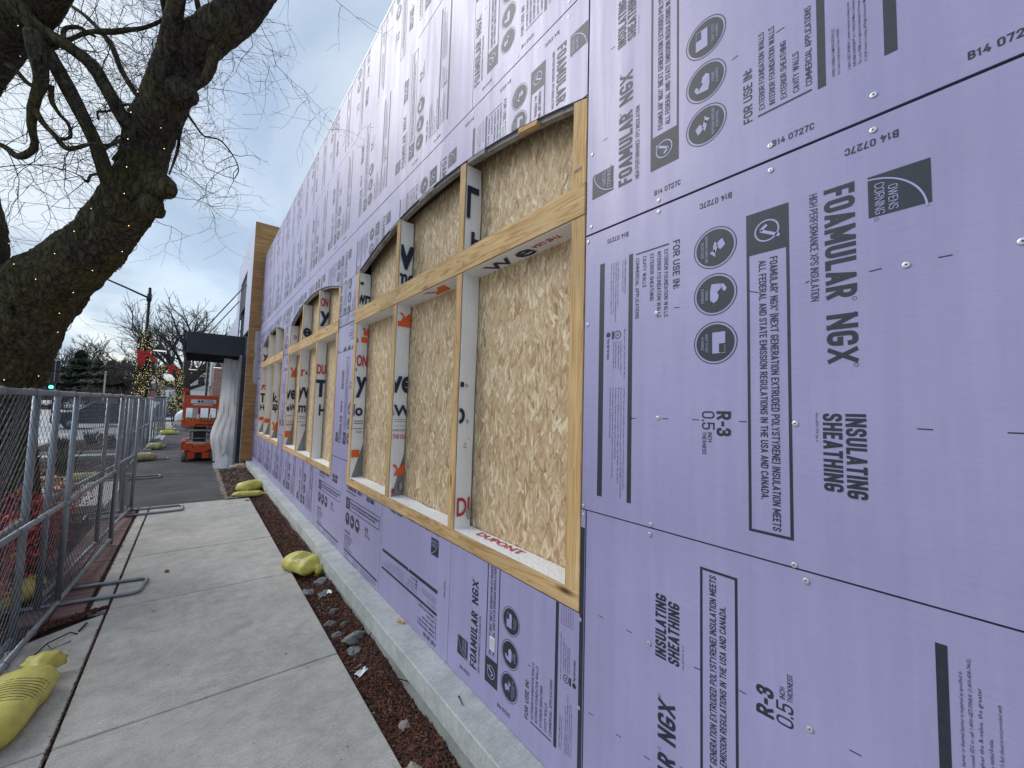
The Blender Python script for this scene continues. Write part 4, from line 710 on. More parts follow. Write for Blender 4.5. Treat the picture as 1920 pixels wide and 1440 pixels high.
MB().box(x0+.07, x1, y0, y0+.06, z0, z1).build('fascia', M['dark_metal'], CA, bev=.004); MB().box(x0, x0+.06, y0-.01, y1, z0+.02, z1+.02).build('end_fascia', M['dark_metal'], CA, bev=.004)
for z in (3.25, 3.36, 3.47, 3.58, 3.69): MB().box(x0-.004, x0+.05, y0-.016, y0-.011, z, z+.05).build('bolt_slot', M['black'], CA)
MB().box(x0+.07, x1, y1-.06, y1, z0, z1).build('fascia', M['dark_metal'], CA)
MB().box(x0+.07, x1, y0+.065, y1-.065, z0+.32, z0+.36).build('deck', M['black'], CA)
for y in (14.3, 14.9, 15.5, 16.1, 16.6): MB().box(x0+.07, x1, y, y+.07, z0+.08, z0+.30).build('beam', M['black'], CA)
for y in (14.12, 14.25): MB().box(x0+.07, x1, y0+.07+(y-14.12), y0+.09+(y-14.12), z0+.02, z0+.06).build('trim', M['dark_metal'], CA)
for (a_, b_) in (((.05, 14.1, 3.76), (1.07, 15.0, 5.55)), ((.05, 16.5, 3.76), (1.07, 17.5, 5.5))): MB().cyl(a_, b_, .016, 8).build('tie_rod', M['dark_metal'], CA)
# plastic drape
m = MB(); nu, nz = 44, 44; g = []
for i in range(nz+1):
    t = i/nz; z = 3.1*(1-t)+.12*t
    for j in range(nu+1):
        s_ = j/nu; x = 1.04-(.42+.10*t+.12*math.sin(PI*max(0, t-.5)*2)**2)*s_; y = 14.75-.35*s_+.018*math.sin(s_*22+3*math.sin(t*4))*(.4+t)+.13*noise.noise(Vector((s_*3.2, t*4, 1)))+.06*abs(noise.noise(Vector((s_*8+t*5, t*6, 3))))-.25*max(0, t-.8)
        g.append((x, y, max(z-.05*noise.noise(Vector((s_*4, t*3, 5))), .04+.14*abs(noise.noise(Vector((s_*9, t*9, 5)))))))
m.add(g, [(i*(nu+1)+j, i*(nu+1)+j+1, (i+1)*(nu+1)+j+1, (i+1)*(nu+1)+j) for i in range(nz) for j in range(nu)])
thing('plastic_sheeting', m, M['plastic'], (.8, 14.6, 0), 'clear plastic sheeting draped from the canopy to the ground', 'plastic sheet', True)
m = MB(); nu = 26; g = []
for i in range(nu+1):
    for j in range(nu+1):
        u, v = i/nu*2-1, j/nu*2-1; r = max(0, 1-u*u-v*v); g.append((.86+.34*u, 14.1+.65*v, .03+.30*r**.7+.10*r*noise.noise(Vector((u*4, v*4, 8)))+.05*r*noise.noise(Vector((u*11, v*11, 8)))))
m.add(g, [(i*(nu+1)+j, i*(nu+1)+j+1, (i+1)*(nu+1)+j+1, (i+1)*(nu+1)+j) for i in range(nu) for j in range(nu)])
thing('plastic_heap', m, M['plastic'], (.86, 14.1, 0), 'crumpled heap of clear plastic film beside the orange lift', 'plastic sheet', True)
# ------------------------------------------------------------------ ground
def sheet(name, x0, x1, y0, y1, z, mat, kind='structure', parent=None, nx=1, ny=1, amp=0, sc=1, zf=None):
    g = []
    for i in range(ny+1):
        for j in range(nx+1):
            x, y = x0+(x1-x0)*j/nx, y0+(y1-y0)*i/ny
            g.append((x, y, z+(amp*noise.noise(Vector((x*sc, y*sc, 3))) if amp else 0)+(zf(x, y) if zf else 0)))
    m = MB().add(g, [(i*(nx+1)+j, i*(nx+1)+j+1, (i+1)*(nx+1)+j+1, (i+1)*(nx+1)+j) for i in range(ny) for j in range(nx)])
    return m.build(name, mat, parent, amp > 0, kind=kind)
sheet('ground', -900, 900, -300, 1800, -.42, M['grass'])
sheet('road', -17.5, -4.6, -60, 75, -.150, M['road']); sheet('cross_street', -160, 70, 75, 90, -.146, M['road']); sheet('far_road', -14.5, -4.6, 90, 400, -.150, M['road'])
MB().box(-34, -17.75, -60, 75, -.4, -.02).build('verge', M['grass'], None, kind='structure')
MB().box(-17.75, -17.5, -60, 75, -.41, -.0).build('kerb', M['curb'], None, kind='structure'); MB().box(-4.6, -4.40, -60, 75, -.41, -.002).build('kerb', M['curb'], None, kind='structure')
sheet('car_park', -1.05, 1.1, 24.3, 74, -.004, M['asphalt'], nx=2, ny=10)
MB().box(-4.398, 40, 24.3, 75, -.4, -.010).build('parking_apron', M['road'], None, kind='structure')
rm = MB()
for x in (-11.2, -10.95):
    rm.box(x, x+.1, -40, 74, -.147, -.146)
for y in (27.2, 28.8, 30.0): rm.box(-17, -5, y, y+.14, -.147, -.146)
rm.build('lane_marking', M['white'], None, kind='structure')
# beds between pavement and road
MB().box(-4.398, -1.08, -60, 24.3, -.4, -.035).build('planting_bed', M['soil'], None, kind='structure')
for y0, y1 in ((9.6, 13.0), (17.5, 19.0)): MB().box(-4.398, -1.08, y0, y1, -.03, .002).build('side_path', M['slab'], None, kind='structure')
for y in (9.45, 13.0, 17.4, 19.0, 24.15): MB().box(-4.39, -1.08, y, y+.13, -.03, .09).build('bed_kerb', M['curb'], None, kind='structure')
sheet('asphalt_path', -1.22, .97, 9.362, 24.3, -.004, M['asphalt'], nx=20, ny=80, amp=.010, sc=1.1)
MB().box(-1.079, 1.25, 9.36, 24.3, -.4, -.03).build('path_base', M['dirt'], None, kind='structure')
SW = empty('sidewalk', (0, 0, 0), kind='structure')
MB().box(-1.079, .955, -8, 9.35, -.4, -.035).build('slab_bed', M['soil'], SW)
ys = [-8.0, -6.2, -4.55, -2.95, -1.35, .25, 1.75, 3.205, 5.0, 6.475, 7.99, 9.352]; ys = [-8.0, -5.9, -4.1, -2.4, -.6, 1.3, 3.205, 5.0, 6.475, 7.99, 9.352]
for a, b in zip(ys, ys[1:]):
    t = rnd.uniform(-.002, .002); MB().box(-.474, .953, a+.004, b-.004, -.034, t).build('paving_slab', M['slab'], SW, bev=.006)
    if a >= 4.9: MB().box(-.602, -.492, a+.004, b-.004, -.034, -.001+t).build('paving_slab', M['slab'], SW, bev=.005)
    else: MB().box(-1.9 if a > 3 else -1.9, -.492, a+.004, b-.004, -.034, -.002+t).build('paving_slab', M['slab'], SW, bev=.006) if a < 3 else None
# slab with the broken corner left of the joint
MB().prism([(-1.9, 3.21), (-.492, 3.21), (-.492, 4.93), (-.62, 4.86), (-.88, 4.66), (-1.2, 4.40), (-1.9, 4.0)], 'z', -.034, -.002).build('paving_slab', M['slab'], SW, bev=.005)
bk = MB().box(-.0975, .0975, -.046, .046, -.03, 0); me = bk.mesh('brick', M['brick'])
bm = bmesh.new(); bm.from_mesh(me); bmesh.ops.bevel(bm, geom=list(bm.edges), offset=.004, segments=1, affect='EDGES'); bm.to_mesh(me); bm.free()
PV = empty('brick_paving', (0, 0, 0), kind='structure')
for i in range(45):
    y = 5.12+i*.0965
    for j in range(2):
        x = -.735-j*.203-(.0 if i % 2 else .0)
        if y > 5.02+(-.62-x)*-.2: inst(me, 'brick', (x, y, -.004+rnd.uniform(-.003, .003)), PV, (rnd.uniform(-.01,.01), rnd.uniform(-.01,.01), rnd.uniform(-.015,.015)))
# mulch drift across the corner, litter in the joints
def chips(n, f, mats, size=(.006,.03), kind='stuff', name='mulch', seed=1, flat=.35):
    r = random.Random(seed); m = MB()
    for _ in range(n):
        x, y, z = f(r); L_ = r.uniform(*size); w = L_*r.uniform(.18, .45); h = w*flat
        q = Matrix.Rotation(r.uniform(0, PI), 3, 'Z') @ Matrix.Rotation(r.gauss(0, .35), 3, 'Y'); m.mi = r.randrange(len(mats))
        p = [q @ Vector(c)+Vector((x, y, z)) for c in ((-L_, -w*.6, 0), (L_, -w, 0), (L_*.8, w, 0), (-L_*.9, w*.7, 0), (-L_*.5, -w*.3, h*2), (L_*.7, 0, h*2))]
        m.add(p, [(0,1,5,4), (1,2,5), (2,3,4,5), (3,0,4), (0,3,2,1)])
    return m.build(name, mats, None, kind=kind)
MU = [M['mulch'], M['mulch'], M['mulch2'], M['soil']]
def fdrift(r):
    t = r.random(); w = (1-t)*.17+.015
    return (-.50-.85*(1-t), 5.03-.42*(1-t)+r.gauss(0, w*.35)+.02, .002+abs(r.gauss(0, .006)))
chips(2600, fdrift, MU, (.008, .028), name='mulch_drift', seed=2)
chips(700, lambda r: (r.gauss(-.483, .007), r.uniform(.8, 9.3), -.008+r.random()*.010), MU, (.004, .014), name='joint_litter', seed=3)
chips(420, lambda r: (r.gauss(-.612, .012), r.uniform(5.0, 9.3), -.004+r.random()*.008), MU, (.004, .016), name='joint_litter', seed=4)
chips(60, lambda r: (r.uniform(-.6, .9), r.uniform(1.2, 9), .001), [M['mulch'], M['twig']], (.003, .012), name='debris', seed=5)
# soil strip beside the foundation
def sz(x, y):
    t = (x-.953)/.24
    return -.045+.085*t*t*min(1, max(0, (y-1.2)/2.2))+.03*noise.noise(Vector((x*5, y*2.2, 0)))+.012*noise.noise(Vector((x*23, y*21, 0)))
sheet('soil_strip', .945, 1.24, -8, 9.4, 0, M['soil'], nx=16, ny=700, zf=sz, amp=.0001)
def szd(x, y): return .03+.10*max(0, 1-abs(x-1.02)/.35)*max(0, 1-abs(y-11.5)/2.2)+.03*noise.noise(Vector((x*6, y*5, 0)))-.10*max(0, (.62-x)/.2)
sheet('soil_bank', .45, 1.26, 9.3, 14.3, 0, M['dirt'], nx=50, ny=140, zf=szd, amp=.0001)
chips(16000, lambda r: (lambda x, y: (x, y, sz(x, y)+r.uniform(0, .012)))(r.uniform(.955, 1.2), 1.0+8.4*r.random()**1.35), MU, (.006, .024), name='mulch', seed=6)
chips(2500, lambda r: (lambda x, y: (x, y, szd(x, y)+r.uniform(0, .012)))(r.uniform(.62, 1.22), r.uniform(9.4, 13.2)), MU+[M['dirt']], (.012, .04), name='mulch', seed=7)
r = random.Random(8); m = MB()
for _ in range(1100):
    x, y = r.uniform(.975, 1.19), 1.1+8.2*r.random()**1.2
    cl = noise.noise(Vector((x*2, y*1.6, 7)))
    if cl < .0: continue
    m.mi = r.randrange(2); m.rock((x, y, sz(x, y)+.003), r.uniform(.004, .014), r.random()*40, 5, 3)
m.build('gravel', [M['stone'], M['stone2']], None, True, kind='stuff')
for k, (x, y, s_, lb) in enumerate(((1.00, 4.42, .055, 'grey stone touching the near end of the yellow sandbag in the mulch'), (1.09, 4.22, .045, 'flat grey stone just nearer than the sandbag beside a white scrap'), (1.15, 4.50, .06, 'whitish rock wedged between the sandbag neck and the foundation'),
        (1.03, 3.72, .045, 'small angular grey stone at the slab edge below the sandbag'), (1.10, 3.86, .04, 'middle stone of the cluster between sandbag and big rock'), (1.12, 3.60, .035, 'small round stone above the big rock in the mulch'), (1.02, 3.50, .05, 'pale wedge stone at the slab edge beside the big rock'),
        (1.12, 3.32, .085, 'large pale rock against the foundation in the mulch strip'), (1.07, 3.20, .05, 'stone in front of the large pale rock'), (1.00, 1.98, .06, 'tan flat rock at the slab edge, bottom of the picture'), (1.09, 2.30, .03, 'small white stone in the gravel patch near the bottom'), (1.13, 1.80, .035, 'crumpled pale stone nearest the camera in the mulch strip'))):
    m = MB().rock((x, y, sz(x, y)+s_*.25), s_, k*5.3+2, 14, 9, .62); thing('rock', m, M['stone2' if k in (9, 10) else 'stone'], (x, y, sz(x, y)), lb, 'rock', False, 'rocks in the mulch strip')
def scrap(x, y, z, s_, rz, name, mat, label, cat):
    g = [(-s_, -s_*.6, .002), (0, -s_*.65, .012), (s_, -s_*.5, .004), (-s_*.9, s_*.2, .008), (.1*s_, s_*.1, .0), (s_*1.1, s_*.3, .014), (-s_*.8, s_*.7, .0), (.1*s_, s_*.5, .010), (s_*.7, s_*.6, .002)]
    q = Matrix.Rotation(rz, 3, 'Z'); m = MB().add([q @ Vector(p)+Vector((x, y, z)) for p in g]+[q @ Vector((p[0], p[1], p[2]-.0012))+Vector((x, y, z)) for p in g], [(i, i+1, i+4, i+3) for i in (0, 1, 3, 4)]+[(i+9, i+12, i+13, i+10) for i in (0, 1, 3, 4)])
    thing(name, m, mat, (x, y, z), label, cat)
scrap(1.03, 2.90, sz(1.03, 2.9)+.02, .045, .5, 'paper_scrap', M['label_white'], 'folded white paper scrap on the mulch beside the slab', 'litter')
scrap(1.12, 4.13, sz(1.12, 4.13)+.05, .032, 1.3, 'paper_scrap', M['label_white'], 'white scrap standing among stones near the yellow sandbag', 'litter')
scrap(.90, 9.05, .004, .05, .2, 'plastic_scrap', M['stone'], 'grey plastic scrap beside the two far sandbags', 'litter')
m = MB().box(1.305, 1.327, 2.89, 2.95, .230, .244, Matrix.Rotation(.5, 3, 'Z')); thing('wood_offcut', m, M['wood_y'], (1.316, 2.92, .23), 'small wood offcut on top of the concrete foundation', 'wood offcut', bev=.002)
m = MB().tube([(1.262, 1.99, .236), (1.247, 1.93, .236)], .0028, 6).cyl((1.262, 1.99, .236), (1.2635, 1.994, .236), .006, 8); thing('nail', m, M['dark_metal'], (1.255, 1.96, .231), 'dark bent nail lying on the foundation ledge', 'nail')
for k, (pts, lb) in enumerate((([(1.02, 2.98, .05), (1.10, 3.10, .045), (1.20, 3.18, .10)], 'curved twig on the mulch below the large rock'), ([(1.15, 2.78, .05), (1.12, 2.66, .06), (1.19, 2.50, .08)], 'straight twig leaning against the foundation past the paper scrap'))):
    thing('twig', MB().tube(pts, .004, 5), M['twig'], pts[0], lb, 'twig')
thing('twig', MB().tube([(-.80, 4.28, .01), (-.74, 4.5, .03), (-.65, 4.66, .012), (-.60, 4.62, .004)], .005, 5).tube([(-.74, 4.5, .03), (-.70, 4.42, .015), (-.62, 4.52, .004)], .003, 5), M['twig'], (-.8, 4.28, 0), 'black forked twig on the slab under the fence', 'twig')
thing('twig', MB().tube([(-.60, 4.66, .006), (-.575, 4.78, .012)], .007, 5), M['twig'], (-.6, 4.66, 0), 'short dark bark piece on the slab by the mulch drift', 'twig')
thing('leaf', MB().add([(-.13, 5.72, .004), (-.10, 5.70, .012), (-.095, 5.76, .006), (-.12, 5.79, .014), (-.14, 5.75, .004)], [(0,1,2,3,4)]), M['mulch'], (-.12, 5.74, 0), 'dark curled leaf in the middle of the sidewalk', 'leaf')
# ------------------------------------------------------------------ sandbags
def sandbag(loc, rz, L_, r_, label, mat='bag', droop=0, text=False, neck=True, group='yellow sandbags', seed=0, tilt=0):
    m = MB(); n = 28; k = 26; vs_ = []
    for i in range(k+1):
        t = i/k; x = (t-.5)*L_
        if neck: w = (min(1, (t/.16))**.5 if t < .16 else 1)*(1 if t < .74 else max(.16, 1-(t-.74)/.13*.84) if t < .87 else .16+.55*((t-.87)/.13))
        else: w = min(1, t/.2)**.6*min(1, (1-t)/.2)**.6
        w = max(w, .08)
        for j in range(n):
            a = 2*PI*j/n; nz = noise.noise(Vector((t*5+seed, math.cos(a)*1.3, math.sin(a)*1.3)))
            cr_ = .04*math.sin(a*9+3*nz)*max(0, (t-.5)/.5)*(2 if t > .72 else 1)+.10*nz+.02*noise.noise(Vector((t*26+seed, math.cos(a)*6, math.sin(a)*6)))
            yy = math.cos(a)*r_*1.22*w*(1+cr_); zz = math.sin(a)*r_*.80*w*(1+cr_); zz = max(zz, -r_*.62*w)+r_*.62
            if zz < 0: zz = 0
            yy += droop*math.sin(PI*t); vs_.append((x, yy, zz+tilt*t))
    fs = [(i*n+j, i*n+(j+1) % n, (i+1)*n+(j+1) % n, (i+1)*n+j) for i in range(k) for j in range(n)]+[tuple(range(n))[::-1], tuple(range(k*n, k*n+n))]
    m.add(vs_, fs); root = empty('sandbag', loc, rz, label=label, cat='sandbag', group=group)
    b = m.build('bag_body', M[mat], root, True, off=(0,0,0))
    if neck:
        q = MB(); q.tube([((.36)*L_, r_*.20*math.cos(a)*1.2, r_*.62+r_*.16*math.sin(a)+tilt*.86) for a in [2*PI*i/12 for i in range(13)]], .004, 5); q.build('tie', M['white'], root, off=(0,0,0))
    if text:
        q = MB()
        for i in range(9):
            x = -.16*L_+i*.030*L_; 
            for (a0, a1) in ((.30, 1.25),) if i > 1 else ((.5, .85),):
                pts = [(x, math.cos(a)*r_*1.30, math.sin(a)*r_*.86+r_*.62+.006+tilt*(x/L_+.5)) for a in [PI/2-a0*.9+(a0*.9+a1*.9)*u/8 for u in range(9)]]
                q.add([p for pt in pts for p in (pt, (pt[0]+.0042, pt[1], pt[2]))], [(2*u, 2*u+1, 2*u+3, 2*u+2) for u in range(8)])
        sw = b.modifiers.new('s', 'SOLIDIFY') if False else None
        o = q.build('printed_text', M['grey_ink'] if False else M['ink'], root, off=(0,0,0))
        w = o.modifiers.new('wrap', 'SHRINKWRAP'); w.target = b; w.offset = .0015; w.wrap_method = 'PROJECT'; w.use_project_z = True; w.use_negative_direction = True; w.use_positive_direction = True
    return root
sandbag((-.735, 3.66, 0), R(82), .86, .125, 'plump yellow printed sandbag lying on the slab at bottom left', text=True, seed=1)
sandbag((1.085, 4.97, sz(1.08, 4.9)+.01), R(-68), .62, .125, 'yellow sandbag with knotted neck on mulch against the foundation', text=True, seed=2, tilt=.02)
sandbag((1.0, 9.80, .03), R(35), .50, .14, 'upper bright sandbag of the two where the slabs end', seed=3, tilt=.03)
sandbag((.98, 9.42, .0), R(-12), .62, .075, 'flattened split sandbag where the slabs meet asphalt', seed=4)
sandbag((-1.22, 5.55, .0), R(60), .6, .14, 'yellow sandbag behind the chain-link fence at the left edge', seed=5)
sandbag((-1.12, 16.4, .0), R(28), .75, .15, 'tan-yellow sandbag on the asphalt beside the nearer fence foot', 'bag_old', seed=6, neck=False)
sandbag((-1.0, 19.9, .0), R(-10), .55, .17, 'faded lumpy sandbag at the foot of the second fence post', 'bag_old', seed=7, neck=True)
sandbag((-.95, 28.1, .0), R(0), .8, .16, 'pale yellow sandbag near the far end of the fence', 'bag', seed=8)
sandbag((-1.25, 31.2, .0), R(15), .95, .16, 'bright yellow sandbag in front of the white tank', 'bag', seed=9)
sandbag((-1.75, 33.2, .0), R(-20), .8, .15, 'sandbag behind fence left of the white tank', 'bag', seed=10)
for k, (x, y) in enumerate(((-2.3, 12.6), (-1.75, 12.9))): sandbag((x, y, .0), R(10*k), .6, .13, ('left' if k == 0 else 'right')+' faded sandbag behind the fence on the side path', 'bag_old', seed=12+k)
# ------------------------------------------------------------------ fence panels
def chain(L_, H_, cell=.041, wr=.0014):
    m = MB(); n = int(L_/cell); k = int((H_-.09)/.043)
    for i in range(n):
        x0 = i*cell; pts = []
        for j in range(k+1):
            e = (i+j) % 2; xx = x0+(cell*1.05 if e else -cell*.05); zz = .09+j*(H_-.09)/k; pts.append((xx, (.002 if e else -.002), zz-.006)); pts.append((xx, (.002 if e else -.002), zz+.006))
        vs_ = []; fs = []
        for p in pts:
            for q in range(3):
                a = 2*PI*q/3; vs_.append((p[0]+wr*math.cos(a), p[1]+wr*math.sin(a), p[2]))
        for s_ in range(len(pts)-1):
            for q in range(3): fs.append((s_*3+q, s_*3+(q+1) % 3, s_*3+3+(q+1) % 3, s_*3+3+q))
        m.add(vs_, fs)
    return m.mesh('wire_mesh', M['wire'])
FL = 3.66; FH = 1.875
chain_me = chain(FL-.04, FH-.02)
def fence(p0, p1, label, mid=True, z=0):
    d = Vector((p1[0]-p0[0], p1[1]-p0[1], 0)); L_ = d.length; rz = math.atan2(d.y, d.x); sx_ = L_/FL
    root = empty('chainlink_fence', (p0[0], p0[1], z), rz, label=label, cat='fence', group='temporary chain-link fence panels')
    r_ = .0205
    MB().tube([(0, 0, FH), (L_, 0, FH)], r_, 12).build('top_rail', M['galv'], root, True, off=(0,0,0))
    MB().tube([(0, 0, .08), (L_, 0, .08)], r_, 12).build('bottom_rail', M['galv'], root, True, off=(0,0,0))
    for x in (.0, L_): MB().tube([(x, 0, .02), (x, 0, FH+.03)], .024, 12).build('post', M['galv'], root, True, off=(0,0,0))
    MB().tube([(L_*.47, 0, .09), (L_*.47, 0, FH-.01)], r_, 12).build('middle_post', M['galv'], root, True, off=(0,0,0))
    if mid: MB().tube([(.02, .0, .93), (L_-.02, 0, .93)], r_, 12).build('middle_rail', M['galv'], root, True, off=(0,0,0))
    o = bpy.data.objects.new('wire_mesh', chain_me); col.objects.link(o); o.parent = root; o.location = (.02, .026, 0); o.scale = (sx_, 1, 1); o['kind'] = 'stuff'
    c = MB()
    for x in [.25+.45*i for i in range(int(L_/.45))]:
        for zz in (FH, .08, .93): c.tube([(x, .027*math.cos(a), zz+.027*math.sin(a)) for a in [2*PI*i/8 for i in range(9)]], .003, 4, False)
    c.build('wire_tie', M['galv'], root, off=(0,0,0), kind='stuff')
    return root
fence((-.905, 3.48), (-.716, 7.14), 'nearest fence panel, in front, with its middle rail in full view')
fence((-1.02, .95), (-.93, 4.60), 'panel behind the nearest one, ending at the post in front of the tree')
fence((-.955, 5.33), (-.695, 9.0), 'second panel behind, ending over the foot by the asphalt')
fence((-.82, 9.12), (-1.20, 12.75), 'panel seen edge-on just past the end of the slabs'); fence((-1.22, 12.85), (-1.28, 16.5), 'middle run panel beside the tan-yellow sandbag')
fence((-1.27, 16.6), (-1.26, 20.25), 'panel ending at the dark post by the faded sandbag'); fence((-1.32, 20.7), (-1.42, 24.4), 'panel hung with pale sheeting past the dark post'); fence((-1.36, 24.6), (-1.25, 28.3), 'farthest panel along the path, before the white tank')
fence((-1.15, 28.5), (-1.50, 32.2), 'last short panel beyond the pale sandbag')
m = MB(); g = []
for i in range(15):
    for j in range(2): g.append((-1.30-.10*(i/14)+.03*math.sin(i*1.9), 21.0+2.0*i/14, .15+1.65*j))
m.add(g, [(2*i, 2*i+1, 2*i+3, 2*i+2) for i in range(14)]); thing('fence_sheeting', m, M['plastic'], (-1.32, 22, 0), 'pale translucent sheeting hanging on the far fence', 'plastic sheet', True)
def foot(c, rz, label, L_=1.05, w=.37):
    root = empty('fence_stand', (c[0], c[1], 0), rz, label=label, cat='fence stand', group='tubular fence feet'); r_ = .0165
    pts = []
    a, b = L_/2, w/2
    for (x, y, s_) in ((a, b, 0), (-a, b, 1), (-a, -b, 2), (a, -b, 3)):
        for q in range(4):
            t = PI/2*q/3+s_*PI/2; cx, cy = x-math.copysign(.05, x), y-math.copysign(.05, y); pts.append((cx+.05*math.cos(t), cy+.05*math.sin(t), .018))
    pts.append(pts[0]); MB().tube(pts, r_, 9, False).build('tube_frame', M['galv'], root, True, off=(0,0,0))
    for y in (-.17, .17): MB().cyl((-.12, y*.0+y, .018), (-.12, y, .16), .015, 8).build('upright', M['galv'], root, True, off=(0,0,0))
    MB().cyl((-.12, -b, .035), (-.12, b, .035), .014, 8).build('crossbar', M['galv'], root, True, off=(0,0,0)); return root
foot((-.80, 5.50), R(-8), 'tubular steel fence foot across the brick strip, nearest one'); foot((-.62, 8.92), R(2), 'tubular fence foot at the end of the slabs', 1.15, .40)
for y in (12.8, 16.55, 20.4, 28.4): foot((-1.05, y), R(3), {12.8: 'fence foot on asphalt short of the tan-yellow sandbag', 16.55: 'fence foot beside the tan-yellow sandbag', 20.4: 'fence foot beside the faded lumpy sandbag', 28.4: 'farthest fence foot by the pale sandbag'}[y])
# ------------------------------------------------------------------ street tree
def spline(P, n=6):
    out = []
    for i in range(len(P)-1):
        p0, p1, p2, p3 = P[max(i-1, 0)], P[i], P[i+1], P[min(i+2, len(P)-1)]
        for k in range(n):
            t = k/n; out.append([.5*((2*b)+(-a+c)*t+(2*a-5*b+4*c-d)*t*t+(-a+3*b-3*c+d)*t**3) for a, b, c, d in zip(p0, p1, p2, p3)])
    out.append(list(P[-1])); return out
TR = empty('street_tree', (-1.43, 6.5, 0), label='big leafless street tree leaning over the pavement', cat='tree')
def limb(P, n, sides, amp, name, mat, jf=6):
    S = spline(P, n)
    def jit(p, i, j):
        return 1+amp*(.9*noise.noise(p*2.3)+.8*noise.noise(Vector((p.x*6, p.y*6, p.z*2.6)))+.55*(1-2*abs(noise.noise(Vector((p.x*16, p.y*16, p.z*7)))))+.3*noise.noise(p*34))
    return MB().tube([s[:3] for s in S], [s[3] for s in S], sides, True, jit).build(name, mat, TR, True), S
tips = []
for k, P in TREE.items():
    if k == 'trunk':
        P = [[P[0][0]-.05, P[0][1], -.1, P[0][3]*1.5]]+[[P[0][0], P[0][1], .15, P[0][3]*1.2]]+P[1:]; limb(P, 14, 120, .115, 'trunk', M['bark'])
        S = spline(P, 6)
    elif k == 'limb': _, S = limb([[-1.75, 6.5, 1.4, .30]]+P, 12, 90, .12, 'limb', M['bark'])
    else: _, S = limb(P, 6, 14 if P[0][3] > .02 else 8, .16 if 'knob' not in k else .3, 'branch', M['bark'])
    if k not in ('knobA', 'knobB', 'knobC', 'b9'): tips.append((k, S))
s_ = TREE['b9'][-1]; MB().cyl((-.335, 4.78, 4.62), (-.325, 4.745, 4.60), .034, 16, .034).build('cut_stub', M['wood_y'], TR)
# twigs: short zig-zag shoots off every limb
tw = MB(); r = random.Random(5)
def shoot(p, d, L_, r0, depth):
    pts = [p.copy()]; n = max(3, int(L_/.075)); q = p.copy(); dd = d.normalized()
    for i in range(n):
        dd = (dd+Vector((r.gauss(0, .24), r.gauss(0, .24), r.gauss(0, .20)))).normalized(); q = q+dd*(L_/n); pts.append(q.copy())
        if depth > 0 and r.random() < .44:
            sd_ = dd.cross(Vector((r.gauss(0,1), r.gauss(0,1), r.gauss(0,1)))).normalized(); shoot(q.copy(), dd*.5+sd_, L_*r.uniform(.30, .6), r0*.6, depth-1)
    tw.tube(pts, [max(.0010, r0*(1-.75*i/n)) for i in range(len(pts))], 3, False)
for k, S in tips:
    n = {'trunk': 24, 'limb': 15}.get(k, 8)
    for _ in range(n):
        i = r.randrange(len(S)//3 if k != 'trunk' else len(S)//2, len(S)); p = Vector(S[i][:3])
        if k == 'trunk' and p.z < 3.6: continue
        d = Vector((r.gauss(0,1), r.gauss(0,1), r.gauss(-.15,.8))).normalized()
        if k == 'trunk': d = (d+Vector((.55, -.1, -.25))).normalized()
        shoot(p+d*S[i][3]*.8, d, r.uniform(.45, 1.1) if S[i][3] > .015 else r.uniform(.25, .6), .0038, 2)
# upper crown beyond the picture's top and left
for _ in range(95):
    p = Vector((r.uniform(-2.6, .1), r.uniform(4.4, 7.2), r.uniform(4.4, 7.2)))
    if p.x > -.6 and p.z < 5.0: continue
    d = Vector((r.gauss(0,1), r.gauss(0,1), r.gauss(-.1,.7))).normalized(); shoot(p, d, r.uniform(.5, 1.3), .0045, 2)
tw.build('twigs', M['twig'], TR, kind='stuff')
# string lights wound round trunk and limb
SL = empty('string_lights', (-1.43, 6.2, 1.5), label='dark wire of warm fairy lights wound round the leaning tree trunk', cat='string lights')
wire = MB(); bul = MB()
S = spline([[P[0], P[1], P[2], P[3]] for P in TREE['trunk']], 8); tot = len(S); ang = 0; pts = []
for i in range(10, 105):
    for u in range(6):
        t = i+u/6; a, b = S[i], S[i+1]; f = u/6; c = Vector([a[q]*(1-f)+b[q]*f for q in range(3)]); rad = (a[3]*(1-f)+b[3]*f)*1.075
        d = (Vector(b[:3])-Vector(a[:3])).normalized(); e1 = d.cross(Vector((0,1,0))).normalized(); e2 = d.cross(e1); ang += .155*(1+.3*math.sin(t*.7)); pts.append(c+(e1*math.cos(ang)+e2*math.sin(ang))*rad)
wire.tube(pts, .0028, 4, False)
for i in range(0, len(pts), 7): bul.sphere(pts[i]+Vector((rnd.uniform(-.01,.01), -.006, rnd.uniform(-.01, .01))), .0036, 6, 4)
wire.build('wire', M['black'], SL, off=Vector(SL.location)); bul.build('bulbs', M['bulb'], SL, off=Vector(SL.location), kind='stuff')
S = spline(TREE['limb'], 8); pts = []; ang = 0
for i in range(0, 50):
    for u in range(5):
        a, b = S[i], S[i+1]; f = u/5; c = Vector([a[q]*(1-f)+b[q]*f for q in range(3)]); rad = (a[3]*(1-f)+b[3]*f)*1.08; d = (Vector(b[:3])-Vector(a[:3])).normalized(); e1 = d.cross(Vector((0,1,0))).normalized(); e2 = d.cross(e1); ang += .2; pts.append(c+(e1*math.cos(ang)+e2*math.sin(ang))*rad)
wire = MB().tube(pts, .0028, 4, False); bul = MB()
for i in range(0, len(pts), 7): bul.sphere(pts[i], .0036, 6, 4)
S2 = empty('string_lights', (-1.6, 6, 4), label='fairy lights wound round the limb at the top left corner', cat='string lights'); wire.build('wire', M['black'], S2, off=Vector(S2.location)); bul.build('bulbs', M['bulb'], S2, off=Vector(S2.location), kind='stuff')
